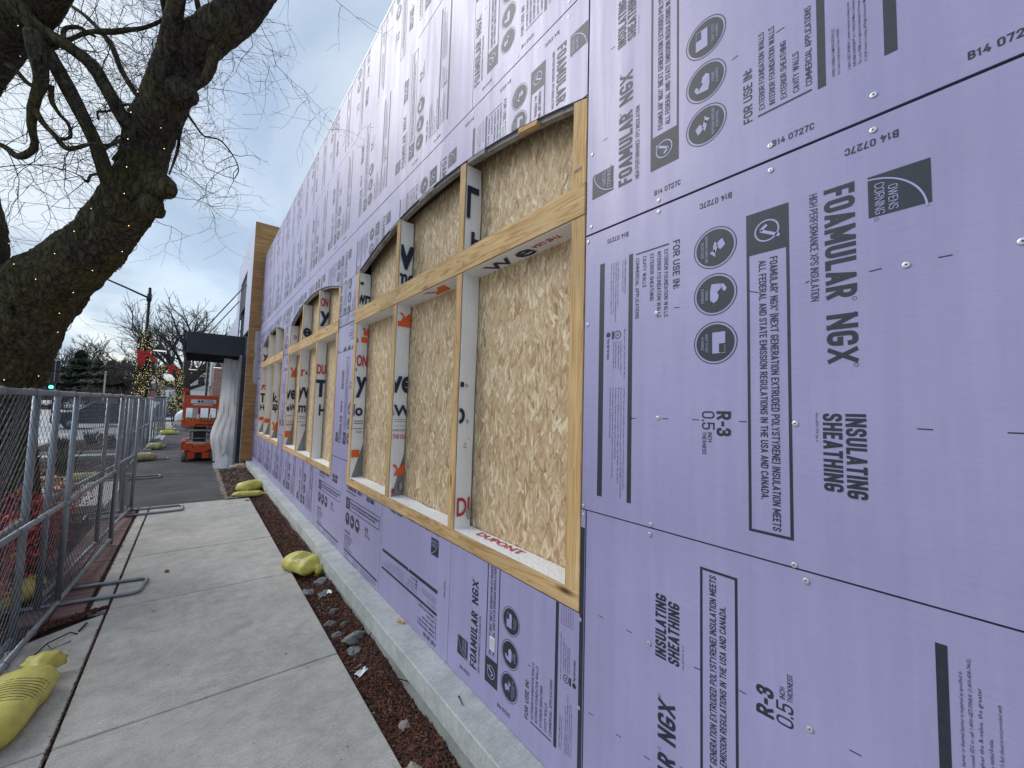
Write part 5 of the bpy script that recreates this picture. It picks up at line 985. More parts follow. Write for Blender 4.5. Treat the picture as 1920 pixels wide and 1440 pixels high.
# ------------------------------------------------------------------ shrubs and bed behind the fence
def shrub(x, y, h, w, mat, label, seed, n=130):
    r = random.Random(seed); root = empty('shrub', (x, y, -.03), label=label, cat='shrub', group='red shrubs behind the fence'); st = MB(); lf = MB()
    for _ in range(n):
        a = r.uniform(0, 2*PI); t = r.random()**.5; p = Vector((0, 0, 0)); e = Vector((math.cos(a)*w*t, math.sin(a)*w*t, h*r.uniform(.55, 1.05))); pts = [p]
        for i in range(1, 6): f = i/5; pts.append(Vector((e.x*f**1.3, e.y*f**1.3, e.z*f))+Vector((r.gauss(0,.02), r.gauss(0,.02), 0)))
        st.tube(pts, [.006, .005, .004, .003, .003, .002], 3, False)
        for _ in range(26):
            q = pts[r.randrange(2, 6)]+Vector((r.gauss(0,.055), r.gauss(0,.055), r.gauss(0,.05))); s_ = r.uniform(.012, .028); d = Vector((r.gauss(0,1), r.gauss(0,1), r.gauss(0,1))).normalized(); e_ = d.orthogonal().normalized()*s_; g_ = d.cross(e_)*.6
            lf.mi = 0 if r.random() < .8 else 1; lf.add([q-e_, q+g_, q+e_, q-g_], [(0,1,2,3)])
    st.build('stems', M['red_stem'], root, off=(0,0,0)); lf.build('foliage', [M[mat], M['orange_leaf']], root, off=(0,0,0), kind='stuff')
shrub(-1.27, 5.25, .80, .30, 'red_leaf', 'bright red shrub pressed against the fence above the sandbag', 8, 110); shrub(-1.22, 6.25, .78, .26, 'red_leaf', 'bright red shrub against the fence in front of the trunk', 9, 110)
shrub(-1.55, 5.9, .95, .42, 'red_leaf', 'dense red shrub in front of the tree, nearest', 1); shrub(-1.60, 6.9, .95, .42, 'red_leaf', 'second red shrub, just beyond the tree trunk', 2); shrub(-1.65, 5.1, .85, .4, 'red_leaf', 'red shrub at the left edge behind the sandbag', 3)
shrub(-1.45, 7.9, .75, .36, 'orange_leaf', 'orange-leaved shrub past the red ones', 4, 60); shrub(-1.5, 8.8, .55, .4, 'red_leaf', 'low red shrub before the side path', 5, 50); shrub(-2.4, 7.6, .8, .5, 'red_leaf', 'red shrub nearer the road beyond the tree', 6, 70); shrub(-1.35, 6.45, .62, .25, 'orange_leaf', 'small orange shrub between the two red ones', 7, 50)
chips(5000, lambda r: (r.uniform(-4.3, -1.12), r.uniform(3.5, 9.4), -.03+r.random()*.02), MU, (.012, .035), name='bed_mulch', seed=21)
chips(3500, lambda r: (r.uniform(-4.3, -1.25), r.choice((r.uniform(13.2, 17.3), r.uniform(19.2, 24.1))), -.03+r.random()*.02), MU, (.02, .05), name='bed_mulch', seed=22)
def tuft(x, y, h, n, seed, mat, label):
    r = random.Random(seed); m = MB()
    for _ in range(n):
        a = r.uniform(0, 2*PI); l = r.uniform(.5, 1)*h; b = r.uniform(.1, .5)*h; px, py = x+r.gauss(0, .07), y+r.gauss(0, .07)
        m.add([(px-.004, py, 0), (px+.004, py, 0), (px+b*.5*math.cos(a)+.003, py+b*.5*math.sin(a), l*.7), (px+b*math.cos(a), py+b*math.sin(a), l)], [(0,1,2), (0,2,3)])
    thing('grass_clump', m, M[mat], (x, y, -.03), label, 'grass', group='dry clumps in the beds')
for k, (x, y) in enumerate(((-2.4, 14.3), (-3.2, 15.2), (-2.7, 16.4), (-3.5, 20.4), (-2.5, 21.8), (-3.1, 23.0))): tuft(x, y, .55, 120, 40+k, 'far_wood' if k % 2 else 'grass', 'dry brown clump number %s from the side path towards the parking' % ('one', 'two', 'three', 'four', 'five', 'six')[k])
# leaning black bar behind the fence
thing('support_stake', MB().tube([(-1.62, 5.75, 1.42), (-1.42, 6.5, .30)], .022, 8), M['black'], (-1.5, 6.2, .3), 'black stake leaning against the tree behind the fence', 'stake')
# ------------------------------------------------------------------ scissor lift
LF = empty('scissor_lift', (.2, 15.55, 0), label='orange scissor lift parked on the asphalt path, folded down', cat='scissor lift')
def lp(mb, name, mat, smooth=False, bev=0, parent=LF): return mb.build(name, M[mat], parent, smooth, bev=bev)
X0, X1, Y0, Y1 = -.20, .60, 15.60, 17.35
lp(MB().box(X0+.10, X1-.10, Y0+.03, Y1, .09, .50), 'chassis', 'orange_dark', bev=.01)
lp(MB().prism([(X0+.02, .34), (X0+.10, .36), (X0+.28, .27), (X1-.28, .27), (X1-.10, .36), (X1-.02, .34), (X1-.02, .55), (X0+.02, .55)], 'y', Y0-.05, Y0+.02), 'front_panel', 'orange', bev=.005)
for xx in (X0+.13, X1-.31): lp(MB().box(xx, xx+.18, Y0-.03, Y0+.03, .08, .27), 'bumper_box', 'orange', bev=.008)
lp(MB().box(X0+.30, X1-.30, Y0-.0, Y0+.035, .10, .27), 'recess', 'black')
for xx in (X0+.26, X1-.28): lp(MB().cyl((xx, Y0-.056, .44), (xx, Y0-.045, .44), .022, 8), 'tow_hole', 'black')
for yy in (Y0+.15, Y1-.25):
    for xx in (X0, X1-.10):
        w = lp(MB().cyl((xx, yy, .165), (xx+.11, yy, .165), .165, 28), 'wheel', 'rubber', True); xo = xx-.004 if xx == X0 else xx+.104
        lp(MB().cyl((xo, yy, .165), (xo+.01, yy, .165), .09, 16), 'hub', 'white', parent=w)
for xx in (X0-.03, X1-.07): lp(MB().box(xx, xx+.10, Y0+.36, Y1-.45, .14, .58), 'side_cover', 'orange', bev=.01)
lp(MB().box(X0-.02, X0+.09, Y0+.02, Y1, .50, .60), 'deck_rail', 'orange_dark', bev=.006); lp(MB().box(X1-.09, X1+.02, Y0+.02, Y1, .50, .60), 'deck_rail', 'orange_dark', bev=.006)
lp(MB().box(X0+.08, X1-.08, Y0, Y0+.05, .555, .58), 'step_plate', 'white')
lp(MB().box(X0+.26, X1-.26, Y0-.055, Y0-.051, .52, .535), 'data_plate', 'label_white')
for k in range(4):
    z = .64+k*.115
    for xx in (X0+.14, X1-.19):
        lp(MB().box(xx, xx+.05, Y0+.06, Y1-.1, z, z+.07), 'scissor_arm', 'grey_part', bev=.006); lp(MB().cyl((xx-.02, Y0+.09, z+.035), (xx+.07, Y0+.09, z+.035), .045, 12), 'pivot', 'grey_part', True)
    if k in (0, 2): lp(MB().cyl((X0+.14, Y0+.08, z+.05), (X1-.14, Y0+.08, z+.05), .02, 10), 'cross_tube', 'grey_part', True)
lp(MB().box(X0+.24, X1-.24, Y0+.12, Y1-.2, .60, 1.06), 'cylinder_pack', 'black')
lp(MB().box(X0+.13, X1-.13, Y0+.02, Y0+.05, .93, .955), 'cross_tube', 'white')
PX0, PX1, PY0, PY1 = X0-.03, X1+.06, 15.52, 17.45
lp(MB().box(PX0, PX1, PY0, PY1, 1.10, 1.16), 'platform', 'grey_part'); lp(MB().box(PX0, PX1, PY0-.04, PY0, 1.06, 1.33), 'toe_board', 'orange', bev=.005); lp(MB().box(PX0-.03, PX0, PY0, PY1, 1.08, 1.26), 'side_toe_board', 'orange', bev=.005); lp(MB().box(PX1, PX1+.03, PY0, PY1, 1.08, 1.26), 'side_toe_board', 'orange', bev=.005)
hz = MB(); hz.box(PX0+.01, PX1-.01, PY0-.0435, PY0-.041, 1.255, 1.315); hz.mi = 1
n = 11; w = (PX1-PX0-.02)/n
for i in range(n):
    a = PX0+.01+i*w; b = min(a+w*1.0, PX1-.02); hz.add([(a, PY0-.0445, 1.255), (a+w*.5, PY0-.0445, 1.255), (min(a+w, PX1-.01), PY0-.0445, 1.315), (a+w*.5, PY0-.0445, 1.315)], [(0,1,2,3)])
hz.build('hazard_stripe', [M['yellow'], M['black']], LF)
def flat(txt, x0, x1, z0, z1, y, mat, name, bold=.02):
    p = Page(); p.text(txt, x0, x1, -z1, -z0, bold, 0, 2); MB().add([(u, y, -v) for u, v in p.v], p.f).build(name, M[mat], LF)
flat('3A25584208', .18, .48, 1.195, 1.235, PY0-.0425, 'black', 'fleet_number'); flat('snorkel', .15, .52, 1.085, 1.165, PY0-.0425, 'black', 'lettering', .04)
MB().add([(.06, PY0-.0425, 1.09), (.14, PY0-.0425, 1.09), (.15, PY0-.0425, 1.15), (.11, PY0-.0425, 1.12), (.09, PY0-.0425, 1.16)], [(0,1,2,3,4)]).build('emblem', M['black'], LF)
for xx in (PX0+.02, PX1-.02): lp(MB().box(xx-.022, xx+.022, PY0-.03, PY0+.02, 1.33, 2.0), 'gate_post', 'orange', bev=.004); lp(MB().tube([(xx, PY1, 1.16), (xx, PY1, 2.0)], .02, 10), 'rail_post', 'orange', True)
lp(MB().prism([(PX0+.04, 1.66), (PX0+.10, 1.62), (PX1-.10, 1.62), (PX1-.04, 1.66), (PX1-.04, 1.97), (PX1-.08, 2.0), (PX0+.10, 2.01), (PX0+.04, 1.94)], 'y', PY0-.035, PY0-.015), 'top_panel', 'orange', bev=.003)
lp(MB().box(PX0+.16, PX1-.12, PY0-.040, PY0-.036, 1.76, 1.88), 'rental_sign', 'label_white')
MB().add([(.19+.045*math.cos(2*PI*i/20)*1.0, PY0-.0415, 1.82+.038*math.sin(2*PI*i/20)) for i in range(20)], [tuple(range(20))]).build('emblem', M['navy'], LF); MB().add([(.125+.04*math.cos(2*PI*i/20), PY0-.0412, 1.82+.034*math.sin(2*PI*i/20)) for i in range(20)], [tuple(range(20))]).build('emblem', M['navy'], LF)
MB().add([(.165+.012*math.cos(2*PI*i/12), PY0-.0425, 1.82+.03*math.sin(2*PI*i/12)) for i in range(12)], [tuple(range(12))]).build('emblem', M['label_white'], LF)
flat('United', .25, .47, 1.825, 1.87, PY0-.0425, 'navy', 'lettering'); flat('Rentals', .25, .50, 1.772, 1.812, PY0-.0425, 'navy', 'lettering')
lp(MB().box(PX0+.22, PX1-.20, PY0-.040, PY0-.036, 1.705, 1.735), 'phone_label', 'label_white'); flat('800-UR-RENTS', .10, .42, 1.712, 1.728, PY0-.0425, 'red_ink', 'lettering', 0)
for z in (1.62, 1.99):
    for xx in (PX0-.01, PX1+.01): lp(MB().tube([(xx, PY0, z), (xx, PY1, z)], .018, 8), 'guard_rail', 'orange_dark', True)
    lp(MB().tube([(PX0, PY1, z), (PX1, PY1, z)], .018, 8), 'guard_rail', 'orange_dark', True)
for yy in (16.1, 16.8):
    for xx in (PX0-.01, PX1+.01): lp(MB().tube([(xx, yy, 1.16), (xx, yy, 2.0)], .018, 8), 'rail_post', 'orange_dark', True)
lp(MB().box(.12, .18, 16.0, 16.06, 1.2, 1.62), 'inner_gate', 'orange_dark'); lp(MB().box(.38, .43, 16.2, 16.26, 1.2, 1.62), 'inner_gate', 'orange_dark'); lp(MB().box(-.02, .14, 16.9, 16.96, 1.25, 1.60), 'control_box', 'white')
for xx in (.13, .42): lp(MB().cyl((xx, PY0-.05, 1.30), (xx, PY0-.05, 1.43), .028, 10), 'padded_catch', 'label_white')
# ------------------------------------------------------------------ lamp posts with garlands
def garland(mb_, lights, path, r_, n, seed, leaf=.05):
    r = random.Random(seed)
    for _ in range(n):
        i = r.randrange(len(path)-1); f = r.random(); c = Vector(path[i])*(1-f)+Vector(path[i+1])*f; d = Vector((r.gauss(0,1), r.gauss(0,1), r.gauss(0,.8))).normalized(); c = c+d*r_*r.uniform(.35, 1)
        e = d.orthogonal().normalized(); e = Matrix.Rotation(r.uniform(0, 6.3), 3, d) @ e; s_ = leaf*r.uniform(.5, 1.2); mb_.add([c-e*s_*.35, c+(d*.7+e*.3)*s_, c+e*s_*.4-d*.2*s_], [(0,1,2)])
        if lights is not None and r.random() < .10: lights.sphere(c+d*.02, r.uniform(.008, .014), 5, 3)
def bow(x, y, z, s_, root, rz=0):
    m = MB(); q = Matrix.Rotation(rz, 3, 'Z')
    def A(pts, t=.04):
        n = len(pts); P = [q @ Vector((p[0]*s_, -t, p[1]*s_))+Vector((x, y, z)) for p in pts]+[q @ Vector((p[0]*s_, t, p[1]*s_))+Vector((x, y, z)) for p in pts]
        m.add(P, [tuple(range(n))[::-1], tuple(range(n, 2*n))]+[(i, (i+1) % n, (i+1) % n+n, i+n) for i in range(n)])
    A([(0, .08), (-.24, .14), (-.26, -.04), (0, -.06)]); A([(0, .08), (.20, .12), (.22, -.05), (0, -.06)]); A([(-.22, 0), (-.20, -.42), (.0, -.66), (.07, -.45), (.06, 0)], .03); A([(.0, 0), (.16, -.16), (.44, -.44), (.48, -.30), (.2, .02)], .03)
    m.build('red_bow', M['red'], root, off=Vector(root.location))
def lamp_post(x, y, label, H_=6.95, arm=True, seed=1):
    root = empty('street_lamp', (x, y, 0), label=label, cat='street lamp', group='black street lamps'); T = lambda m, n, mt, sm=True, p=root: m.build(n, M[mt], p, sm, off=(0,0,0))
    T(MB().tube([(0,0,0), (0,0,.5), (0,0,.55), (0,0,H_)], [.16, .14, .085, .06], 14), 'pole', 'black'); T(MB().cyl((0,0,H_-.55), (0,0,H_-.2), .09, 12).sphere((0,0,H_+.05), .06), 'finial', 'black')
    if arm:
        T(MB().tube([(0,0,H_-.40), (-.8,-.3,H_-.12), (-1.5,-.6,H_+.10), (-2.2,-.9,H_+.16), (-2.5,-1,H_+.12)], [.045,.04,.034,.03,.03], 8), 'arm', 'black'); T(MB().box(-3.0, -2.4, -1.15, -.95, H_+.03, H_+.15), 'lamp_head', 'black')
        T(MB().tube([(-.15-.14*math.cos(a), -.05, H_-.62+.12*math.sin(a)) for a in [i*.5 for i in range(10)]], .012, 5), 'scroll', 'black')
    T(MB().tube([(0,0,4.62), (.55,0,4.62)], .03, 8), 'pendant_arm', 'black'); T(MB().tube([(.52,0,4.66), (.52,0,4.45), (.52,0,4.38), (.52,0,4.14)], [.05,.06,.13,.27], 18, False), 'shade', 'black'); T(MB().cyl((.52,0,4.15), (.52,0,4.12), .24, 18), 'diffuser', 'lamp_glow')
    return root
LP1 = lamp_post(-1.93, 25, 'tall black street lamp nearest the tree, its pole wrapped in garland')
def garl(name, path, r_, n, seed, label, bows, leaf=.07):
    c = path[0]; root = empty(name, (c[0], c[1], 0), label=label, cat='garland', group='lit Christmas garlands'); g = MB(); l = MB(); garland(g, l, path, r_, n, seed, leaf)
    g.build('greenery', M['green_leaf'], root, kind='stuff'); l.build('fairy_bulbs', M['bulb_dim'], root, kind='stuff')
    for b in bows: bow(*b, root)
garl('garland', [(-1.93, 25, .9), (-1.93, 25, 2.9), (-1.93, 25, 4.9)], .33, 8500, 1, 'lit evergreen garland with red bow on the nearest lamp pole', [(-1.93, 24.72, 3.95, 1.0)])
LP2 = lamp_post(-.72, 38, 'black street lamp behind the bare tree, left of the canopy', 6.0, False, 2)
LP3 = lamp_post(.6, 34, 'thin black lamp pole under the canopy before the white house', 6.2, False, 3)
cx, cy = -1.25, 32.5
garl('wreath', [(cx+.52*math.cos(a), cy, 3.35+.52*math.sin(a)) for a in [2*PI*i/16 for i in range(17)]], .20, 3200, 5, 'round lit wreath with red bow above the white tank', [(cx+.05, cy-.25, 3.85, .75)], .07)
garl('garland', [(-1.6, 32.6, 2.9), (-1.55, 32.6, 2.1)], .2, 500, 6, 'short hanging garland tail under the wreath', [], .07)
garl('garland', [(-.85, 32.9, 3.0), (-.72, 32.9, 2.2), (-.75, 32.9, 1.2)], .27, 2600, 7, 'lit garland hanging down behind the white tank', [(-.45, 32.6, 2.55, .5)], .07)
garl('garland', [(-1.15, 33.4, 2.3), (-1.15, 33.4, 1.1)], .18, 700, 8, 'thin garland strand between wreath and tank', [], .07)
# propane tank, hose
TK_ = empty('propane_tank', (.0, 32.2, 0), label='white propane tank with black hose beyond the orange lift', cat='tank')
S_ = [(-.46, 0.03), (-.44, .2), (-.38, .36), (-.25, .50), (0, .60), (.3, .63), (2.2, .63), (2.5, .5), (2.7, .1)]
m = MB().tube([(-.02+.0, 31.45+s[0]+.46-.6, .72) for s in S_], [s[1] for s in S_], 28); 
q = Matrix.Rotation(R(-38), 3, 'Z'); c0 = Vector((-.1, 31.6, .72)); m.v = [tuple(q @ (Vector(p)-c0)+c0+Vector((-.12, .5, 0))) for p in m.v]
m.build('tank_shell', M['tank'], TK_, True); MB().tube([(-.05, 32.4, 1.28), (-.05, 32.4, 1.50)], [.30, .26], 18).build('valve_dome', M['tank'], TK_, True)
MB().add([(-.28+.09*math.cos(a), 31.50, 1.0+.06*math.sin(a)) for a in (0, PI/2, PI, 1.5*PI)], [(0,1,2,3)]).build('hazard_diamond', M['red_ink'], TK_)
for x in (-.2, .4): MB().box(x, x+.15, 32.0, 32.6, .0, .2).build('saddle', M['curb'], TK_)
m = MB().tube([(-.62+.30*math.cos(a), 31.35, .30+.30*math.sin(a)) for a in [PI*i/14 for i in range(15)]], .022, 7).tube([(-.95, 31.9, .3), (-1.02, 31.9, .8), (-.9, 31.95, 1.2), (-.7, 32.1, 1.4)], .022, 7)
thing('gas_hose', m, M['black'], (-.6, 31.4, 0), 'black hose looped in front of the white tank', 'hose', True)
# ------------------------------------------------------------------ vehicles
def car(x, y, rz, paint, label, kind='suv', L_=4.7):
    root = empty('parked_car', (x, y, -.15 if x < -4 else 0), rz, label=label, cat='car', group='cars on the street'); h = {'suv': 1.70, 'sedan': 1.42, 'van': 2.1, 'truck': 2.9}[kind]; a = L_/2; w = .92
    T = lambda m, n, mt, sm=False, bev=0, p=root: m.build(n, M[mt], p, sm, off=(0,0,0), bev=bev)
    prof = {'suv': [(-a, .35), (-a-.02, .75), (-a+.1, 1.0), (-a+.9, 1.08), (-a+1.15, 1.12), (a-.25, 1.12), (a-.05, 1.0), (a, .6), (a-.05, .32)], 'sedan': [(-a, .32), (-a, .65), (-a+.15, .82), (-a+1.1, .92), (a-.9, .98), (a-.05, .92), (a, .5), (a-.05, .3)],
            'van': [(-a, .35), (-a, .9), (-a+.2, 1.1), (-a+.7, 1.2), (a, 1.2), (a, .35)], 'truck': [(-a, .4), (-a, 1.1), (-a+1.2, 1.2), (a, 1.2), (a, .5)]}[kind]
    T(MB().prism(prof, 'y', -w, w), 'body', paint, bev=.05)
    top = {'suv': [(-a+1.0, 1.08), (-a+1.75, h-.03), (-a+2.0, h), (a-.6, h), (a-.3, h-.08), (a-.12, 1.08)], 'sedan': [(-a+1.1, .9), (-a+1.9, h-.02), (-a+2.3, h), (a-1.5, h), (a-.7, .95)], 'van': [(-a+.7, 1.18), (-a+1.2, h), (a-.02, h), (a-.02, 1.18)], 'truck': [(-a+.6, 1.18), (-a+.8, 2.1), (-a+1.8, 2.2), (-a+1.8, 1.18)]}[kind]
    T(MB().prism(top, 'y', -w+.12, w-.12), 'cabin', 'glass', bev=.03)
    if kind == 'truck': T(MB().box(-a+1.9, a, -1.05, 1.05, .9, h), 'box', 'white')
    else: T(MB().prism([(p[0]*.985, max(p[1], 1.0)+.015) if p[1] > 1.3 else (p[0], p[1]+.6) for p in top if p[1] > 1.3][:4], 'y', -w+.16, w-.16) if False else MB().box(top[1][0]+.1, top[-2][0]-.05, -w+.14, w-.14, h-.02, h+.02), 'roof_panel', paint, bev=.01)
    for wx in (-a+.85, a-.85):
        for sy in (-1, 1):
            t = T(MB().cyl((wx, sy*(w-.2), .34), (wx, sy*(w+.01), .34), .345, 24), 'tyre', 'tyre', True); T(MB().cyl((wx, sy*(w+.01), .34), (wx, sy*(w+.025), .34), .21, 14), 'rim', 'galv', True, p=t)
    for sy in (-.7, .7): T(MB().box(-a-.03, -a+.06, sy-.16, sy+.16, .68, .82), 'headlight', 'label_white'); T(MB().box(a-.06, a+.03, sy-.14, sy+.14, .78, .98), 'tail_light', 'red_ink')
    return root
car(-4.6, 37.6, R(12), 'carblue', 'dark blue car pulling across the street behind the fence'); car(-17.2, 92, R(75), 'black', 'black car farthest left down the road', 'sedan'); car(-15.0, 96, R(80), 'cargrey', 'silver car just right of the far black car'); car(-13.6, 88, R(85), 'cargrey', 'grey far car beneath the evergreen trees', 'sedan')
car(-2.6, 47, R(60), 'carblue', 'dark pickup-height car past the far fence', 'suv'); car(2.6, 38.5, R(92), 'carwhite', 'white van half hidden behind the lift and sheeting', 'van', 5.2); car(-1.0, 57, R(20), 'white', 'white box truck behind the garlands', 'truck', 7)
car(-7.5, 60, R(88), 'black', 'black car with tail lights on the road', 'suv')
# traffic light, street furniture
TL = empty('traffic_signal', (-11.05, 60, -.15), label='traffic signal showing green over the fence rail', cat='traffic light')
MB().tube([(-11.05, 60, 0), (-11.05, 60, 5.1)], .09, 8).build('pole', M['black'], TL)
for z in (4.45, 3.3): 
    h_ = MB().box(-11.35, -10.75, 59.7, 59.95, z, z+1.0).build('signal_head', M['black'], TL); MB().box(-11.08, -11.03, 59.66, 59.69, z, z+1.0).build('seam', M['galv'], h_)
h_ = MB().box(-11.4, -10.95, 59.5, 59.8, 2.55, 3.25).build('signal_head', M['black'], TL); MB().cyl((-11.18, 59.49, 2.78), (-11.18, 59.44, 2.78), .16, 16).build('green_lens', M['green_light'], h_)
thing('utility_post', MB().tube([(-9.4, 75, -.2), (-9.4, 75, 5.4)], .09, 8), M['curb'], (-9.4, 75, -.2), 'short pale wooden post among the evergreens', 'post')
thing('stop_sign', MB().tube([(-1.55, 26.6, 0), (-1.55, 26.6, 2.2)], .03, 6).prism([(-1.62+.17*math.cos(PI/8+i*PI/4), 2.10+.17*math.sin(PI/8+i*PI/4)) for i in range(8)], 'y', 26.56, 26.58), M['faded_red'], (-1.55, 26.6, 0), 'red sign partly hidden at the foot of the nearest garland', 'sign')
# ------------------------------------------------------------------ trees far off
def bare_tree(name, x, y, h, r0, spread, seed, label, mat='far_twig', depth=6, group='bare trees down the street', lean=(0, 0), fork=.30, thin=.012, side=1.0):
    r = random.Random(seed); tr = MB(); br_ = MB()
    def grow(p, d, L_, rad, k, mb_):
        n = 4; pts = [p.copy()]; q = p.copy(); dd = d.copy()
        for i in range(n):
            dd = (dd+Vector((r.gauss(0, .14), r.gauss(0, .14), r.gauss(.04, .10)))).normalized(); q = q+dd*L_/n; pts.append(q.copy())
        mb_.tube(pts, [max(thin, rad*(1-.38*i/n)) for i in range(n+1)], 8 if rad > .12 else 5 if rad > .03 else 3, False)
        if k <= 0: return
        for j in range(3 if k > 2 else 2+(r.random() < .6)):
            a = r.uniform(0, 2*PI); s_ = spread*r.uniform(.6, 1.25); o = dd.orthogonal().normalized(); o = Matrix.Rotation(a, 3, dd) @ o; nd = (dd+o*s_*(side if k > depth-3 else 1)).normalized(); pp = pts[-1] if j == 0 else pts[r.randrange(2, n+1)]
            grow(pp, nd, L_*r.uniform(.62, .86), rad*(.62 if j == 0 else .5), k-1, br_)
    grow(Vector((x, y, -.1)), Vector((lean[0], lean[1], 1)).normalized(), h*fork, r0, depth, tr)
    root = empty(name, (x, y, -.1), label=label, cat='tree', group=group); tr.build('trunk', M[mat], root, True); br_.build('crown', M[mat], root); return root
def great_tree(x, y, label, seed):
    r = random.Random(seed); tr = MB(); br_ = MB(); tr.tube([(x, y, -.1), (x+.05, y, 1.4), (x-.05, y, 3.0), (x, y, 4.4), (x+.1, y, 5.6)], [.62, .50, .46, .36, .22], 12)
    def grow(p, d, L_, rad, k):
        n = 5; pts = [p.copy()]; q = p.copy(); dd = d.copy()
        for i in range(n): dd = (dd+Vector((r.gauss(0, .13), r.gauss(0, .13), r.gauss(.02, .10)))).normalized(); q = q+dd*L_/n; pts.append(q.copy())
        br_.tube(pts, [max(.014, rad*(1-.5*i/n)) for i in range(n+1)], 8 if rad > .1 else 5 if rad > .03 else 3, False)
        if k <= 0: return
        for j in range(4 if k > 2 else 3):
            o = Matrix.Rotation(r.uniform(0, 2*PI), 3, dd) @ dd.orthogonal().normalized(); s_ = r.uniform(.35, .95) if j else .2
            grow(pts[-1] if j == 0 else pts[r.randrange(2, n+1)], (dd+o*s_).normalized(), L_*r.uniform(.58, .80), rad*(.6 if j == 0 else .45), k-1)
    for i in range(12):
        a = R(-78+156*i/11+r.uniform(-6, 6)); z = 2.6+2.6*(1-abs(a)/1.4)*r.uniform(.6, 1); grow(Vector((x, y, z)), Vector((math.sin(a), r.uniform(-.6, .6), math.cos(a)*.9+.18)).normalized(), r.uniform(2.4, 3.1)*(1.1 if abs(a) > .9 else .82), .17, 4)
    root = empty('bare_tree', (x, y, -.1), label=label, cat='tree', group='bare trees down the street'); tr.build('trunk', M['far_twig'], root, True); br_.build('crown', M['far_twig'], root)
great_tree(-.75, 45, 'wide bare tree rising behind the canopy', 3)
bare_tree('bare_tree', -4.2, 58, 8.5, .25, .7, 4, 'smaller bare tree left of the nearest lamp garland', depth=6, thin=.02)
for k, (x, y, h, s_) in enumerate(((-30, 130, 15, 5), (-24, 140, 15, 6), (-17.5, 125, 15, 7), (-14, 120, 14, 8), (-10.5, 112, 12, 9), (-8.5, 100, 9, 10), (3, 95, 11, 11), (-34, 120, 12, 12))):
    bare_tree('bare_tree', x, y, h, .3, .6, s_, ('leftmost distant bare tree beside the trunk', 'distant bare tree second from the left', 'bare tree rising behind the conifers', 'rounded bare tree right of the spruce', 'bare tree right of the evergreens', 'low bare tree left of the lamp pole', 'bare tree behind the white house', 'distant bare tree hidden by the big trunk')[k], depth=6, thin=.035)
def conifer(x, y, h, w, seed, mat, label):
    r = random.Random(seed); root = empty('conifer', (x, y, -.2), label=label, cat='tree', group='evergreens beyond the road'); MB().tube([(x, y, -.2), (x, y, h*.95)], [.3, .03], 8).build('trunk', M['far_twig'], root); m = MB()
    for _ in range(9000):
        t = r.random()**.8; z = h*(.06+.94*t); R_ = w*(1-t)**.8*r.uniform(.25, 1)*(1+.25*math.sin(z*5)); a = r.uniform(0, 2*PI); c = Vector((x+R_*math.cos(a), y+R_*math.sin(a), z-.22*R_)); s_ = r.uniform(.18, .48)
        o = Vector((math.cos(a), math.sin(a), -.35)); p_ = Vector((-math.sin(a), math.cos(a), r.uniform(-.3, .3))); m.add([c-p_*s_*.6, c+o*s_*1.3, c+p_*s_*.6], [(0,1,2)])
    m.build('foliage', M[mat], root)
conifer(-17.6, 112, 11.0, 5.0, 1, 'conifer', 'tallest dark spruce beyond the road'); conifer(-14.6, 108, 9.0, 4.6, 2, 'conifer', 'dark evergreen just right of the tall spruce'); conifer(-12.4, 104, 8.8, 4.6, 3, 'conifer2', 'olive-green evergreen at the right of the group'); conifer(-20.6, 114, 7.8, 4.4, 4, 'conifer', 'lower spruce at the left of the group'); conifer(-9.6, 103, 6.0, 3.2, 5, 'conifer', 'small dark evergreen right of the pale post')
def thicket(x0, x1, y, h, seed, mat, n=5000):
    r = random.Random(seed); m = MB()
    for _ in range(n):
        x = r.uniform(x0, x1); t = noise.noise(Vector((x*.25, y, 0)))*.3+.85; z = r.random()**1.2*h*t; yy = y+r.uniform(-3, 3); s_ = r.uniform(.15, .45); m.add([(x, yy, z), (x+r.uniform(-.1,.1)+s_*.2, yy, z), (x+r.gauss(0,.3), yy+r.gauss(0,.2), z+s_*3)], [(0,1,2)])
    m.build('far_thicket', M[mat], None, kind='stuff')
thicket(-60, -14, 128, 5.5, 1, 'far_wood', 9000); thicket(-15, 8, 98, 3.4, 2, 'far_wood', 6000); thicket(-60, -12, 100, 1.6, 3, 'far_wood', 5000); thicket(-90, 60, 170, 7, 4, 'far_wood', 12000)
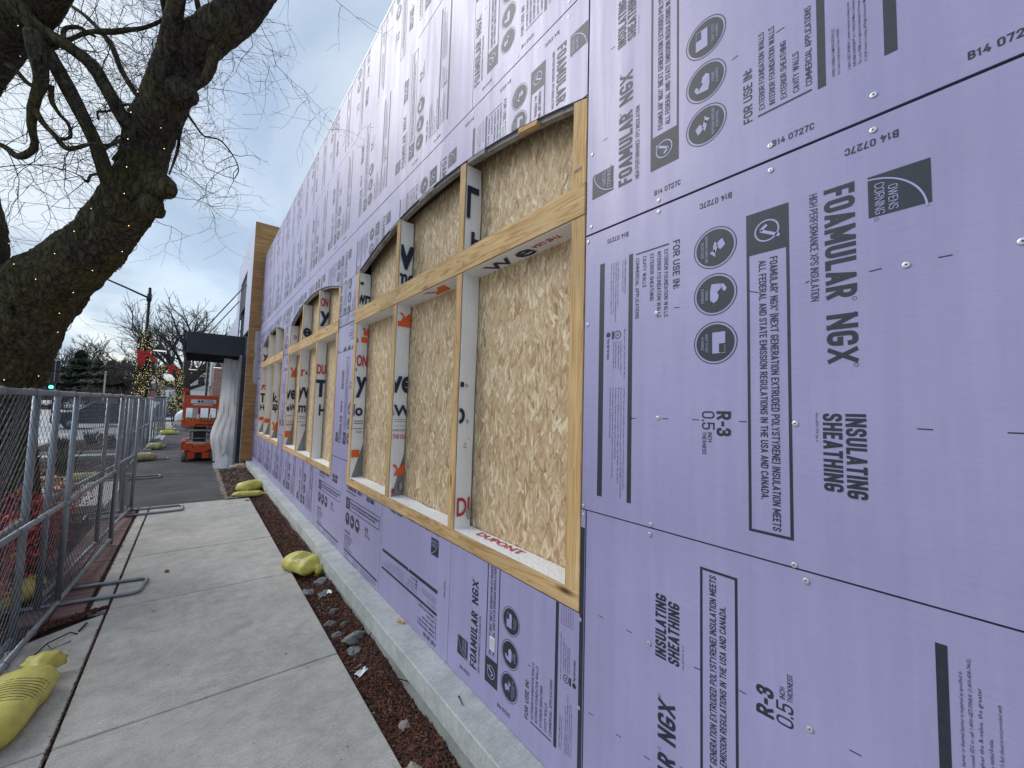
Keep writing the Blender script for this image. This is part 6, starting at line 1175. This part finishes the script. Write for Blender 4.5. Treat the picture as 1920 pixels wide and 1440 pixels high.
# ------------------------------------------------------------------ houses
HS = empty('white_house', (1.2, 72, 0), label='white gabled house seen under the canopy', cat='house')
MB().box(-1.0, 9, 68, 82, -.1, 5.3).build('wall', M['siding'], HS); MB().prism([(-1.6, 5.1), (4, 8.0), (9.6, 5.1), (9.6, 5.3), (4, 8.25), (-1.6, 5.35)], 'y', 67.4, 82).build('roof', M['roof'], HS); MB().prism([(-1.0, 5.3), (9, 5.3), (4, 7.9)], 'y', 68.0, 68.1).build('gable', M['siding'], HS)
for x, z in ((-.2, 2.0), (1.6, 2.0), (.2, 4.0), (3.6, 3.9), (2.4, 3.9)):
    f = MB().box(x, x+.8, 67.93, 67.99, z, z+1.1).build('window', M['white'], HS); MB().box(x+.06, x+.74, 67.90, 67.925, z+.06, z+1.04).build('pane', M['glass'], f)
MB().box(-1.5, 4.0, 66.4, 67.9, 2.95, 3.1).build('porch_roof', M['roof'], HS); MB().box(-1.45, -1.3, 66.5, 66.65, -.1, 2.95).build('porch_post', M['white'], HS)
BH = empty('brick_building', (1.2, 38, 0), label='red brick building just past the plastic sheeting', cat='building')
MB().box(.98, 2.05, 35.5, 44, 0, 5.7).build('brick_wall', M['brickwall'], BH); MB().box(.86, .979, 35.46, 36.1, 4.4, 5.3).build('wall_box', M['white'], BH)
MB().box(2.052, 3.2, 35.2, 44, 0, 5.7).build('masonry_wall', M['tan'], BH); MB().box(.90, .975, 38.0, 43.5, 3.0, 5.2).build('sign_bracket', M['siding'], BH); MB().box(.955, .978, 36.5, 37.6, 1.0, 3.2).build('window', M['glass'], BH)
FH_ = empty('low_house', (-3.5, 105, 0), label='low brown-roofed building behind the lit garland', cat='house')
MB().box(-9, 3, 100, 110, -.2, 2.8).build('wall', M['far_wood'], FH_); MB().prism([(99.3, 2.7), (105, 5.0), (110.7, 2.7)], 'x', -9.5, 3.5).build('roof', M['roof'], FH_)
# closing tidy: lay nothing on nothing
for o in list(bpy.data.meshes):
    if o.users == 0: bpy.data.meshes.remove(o)
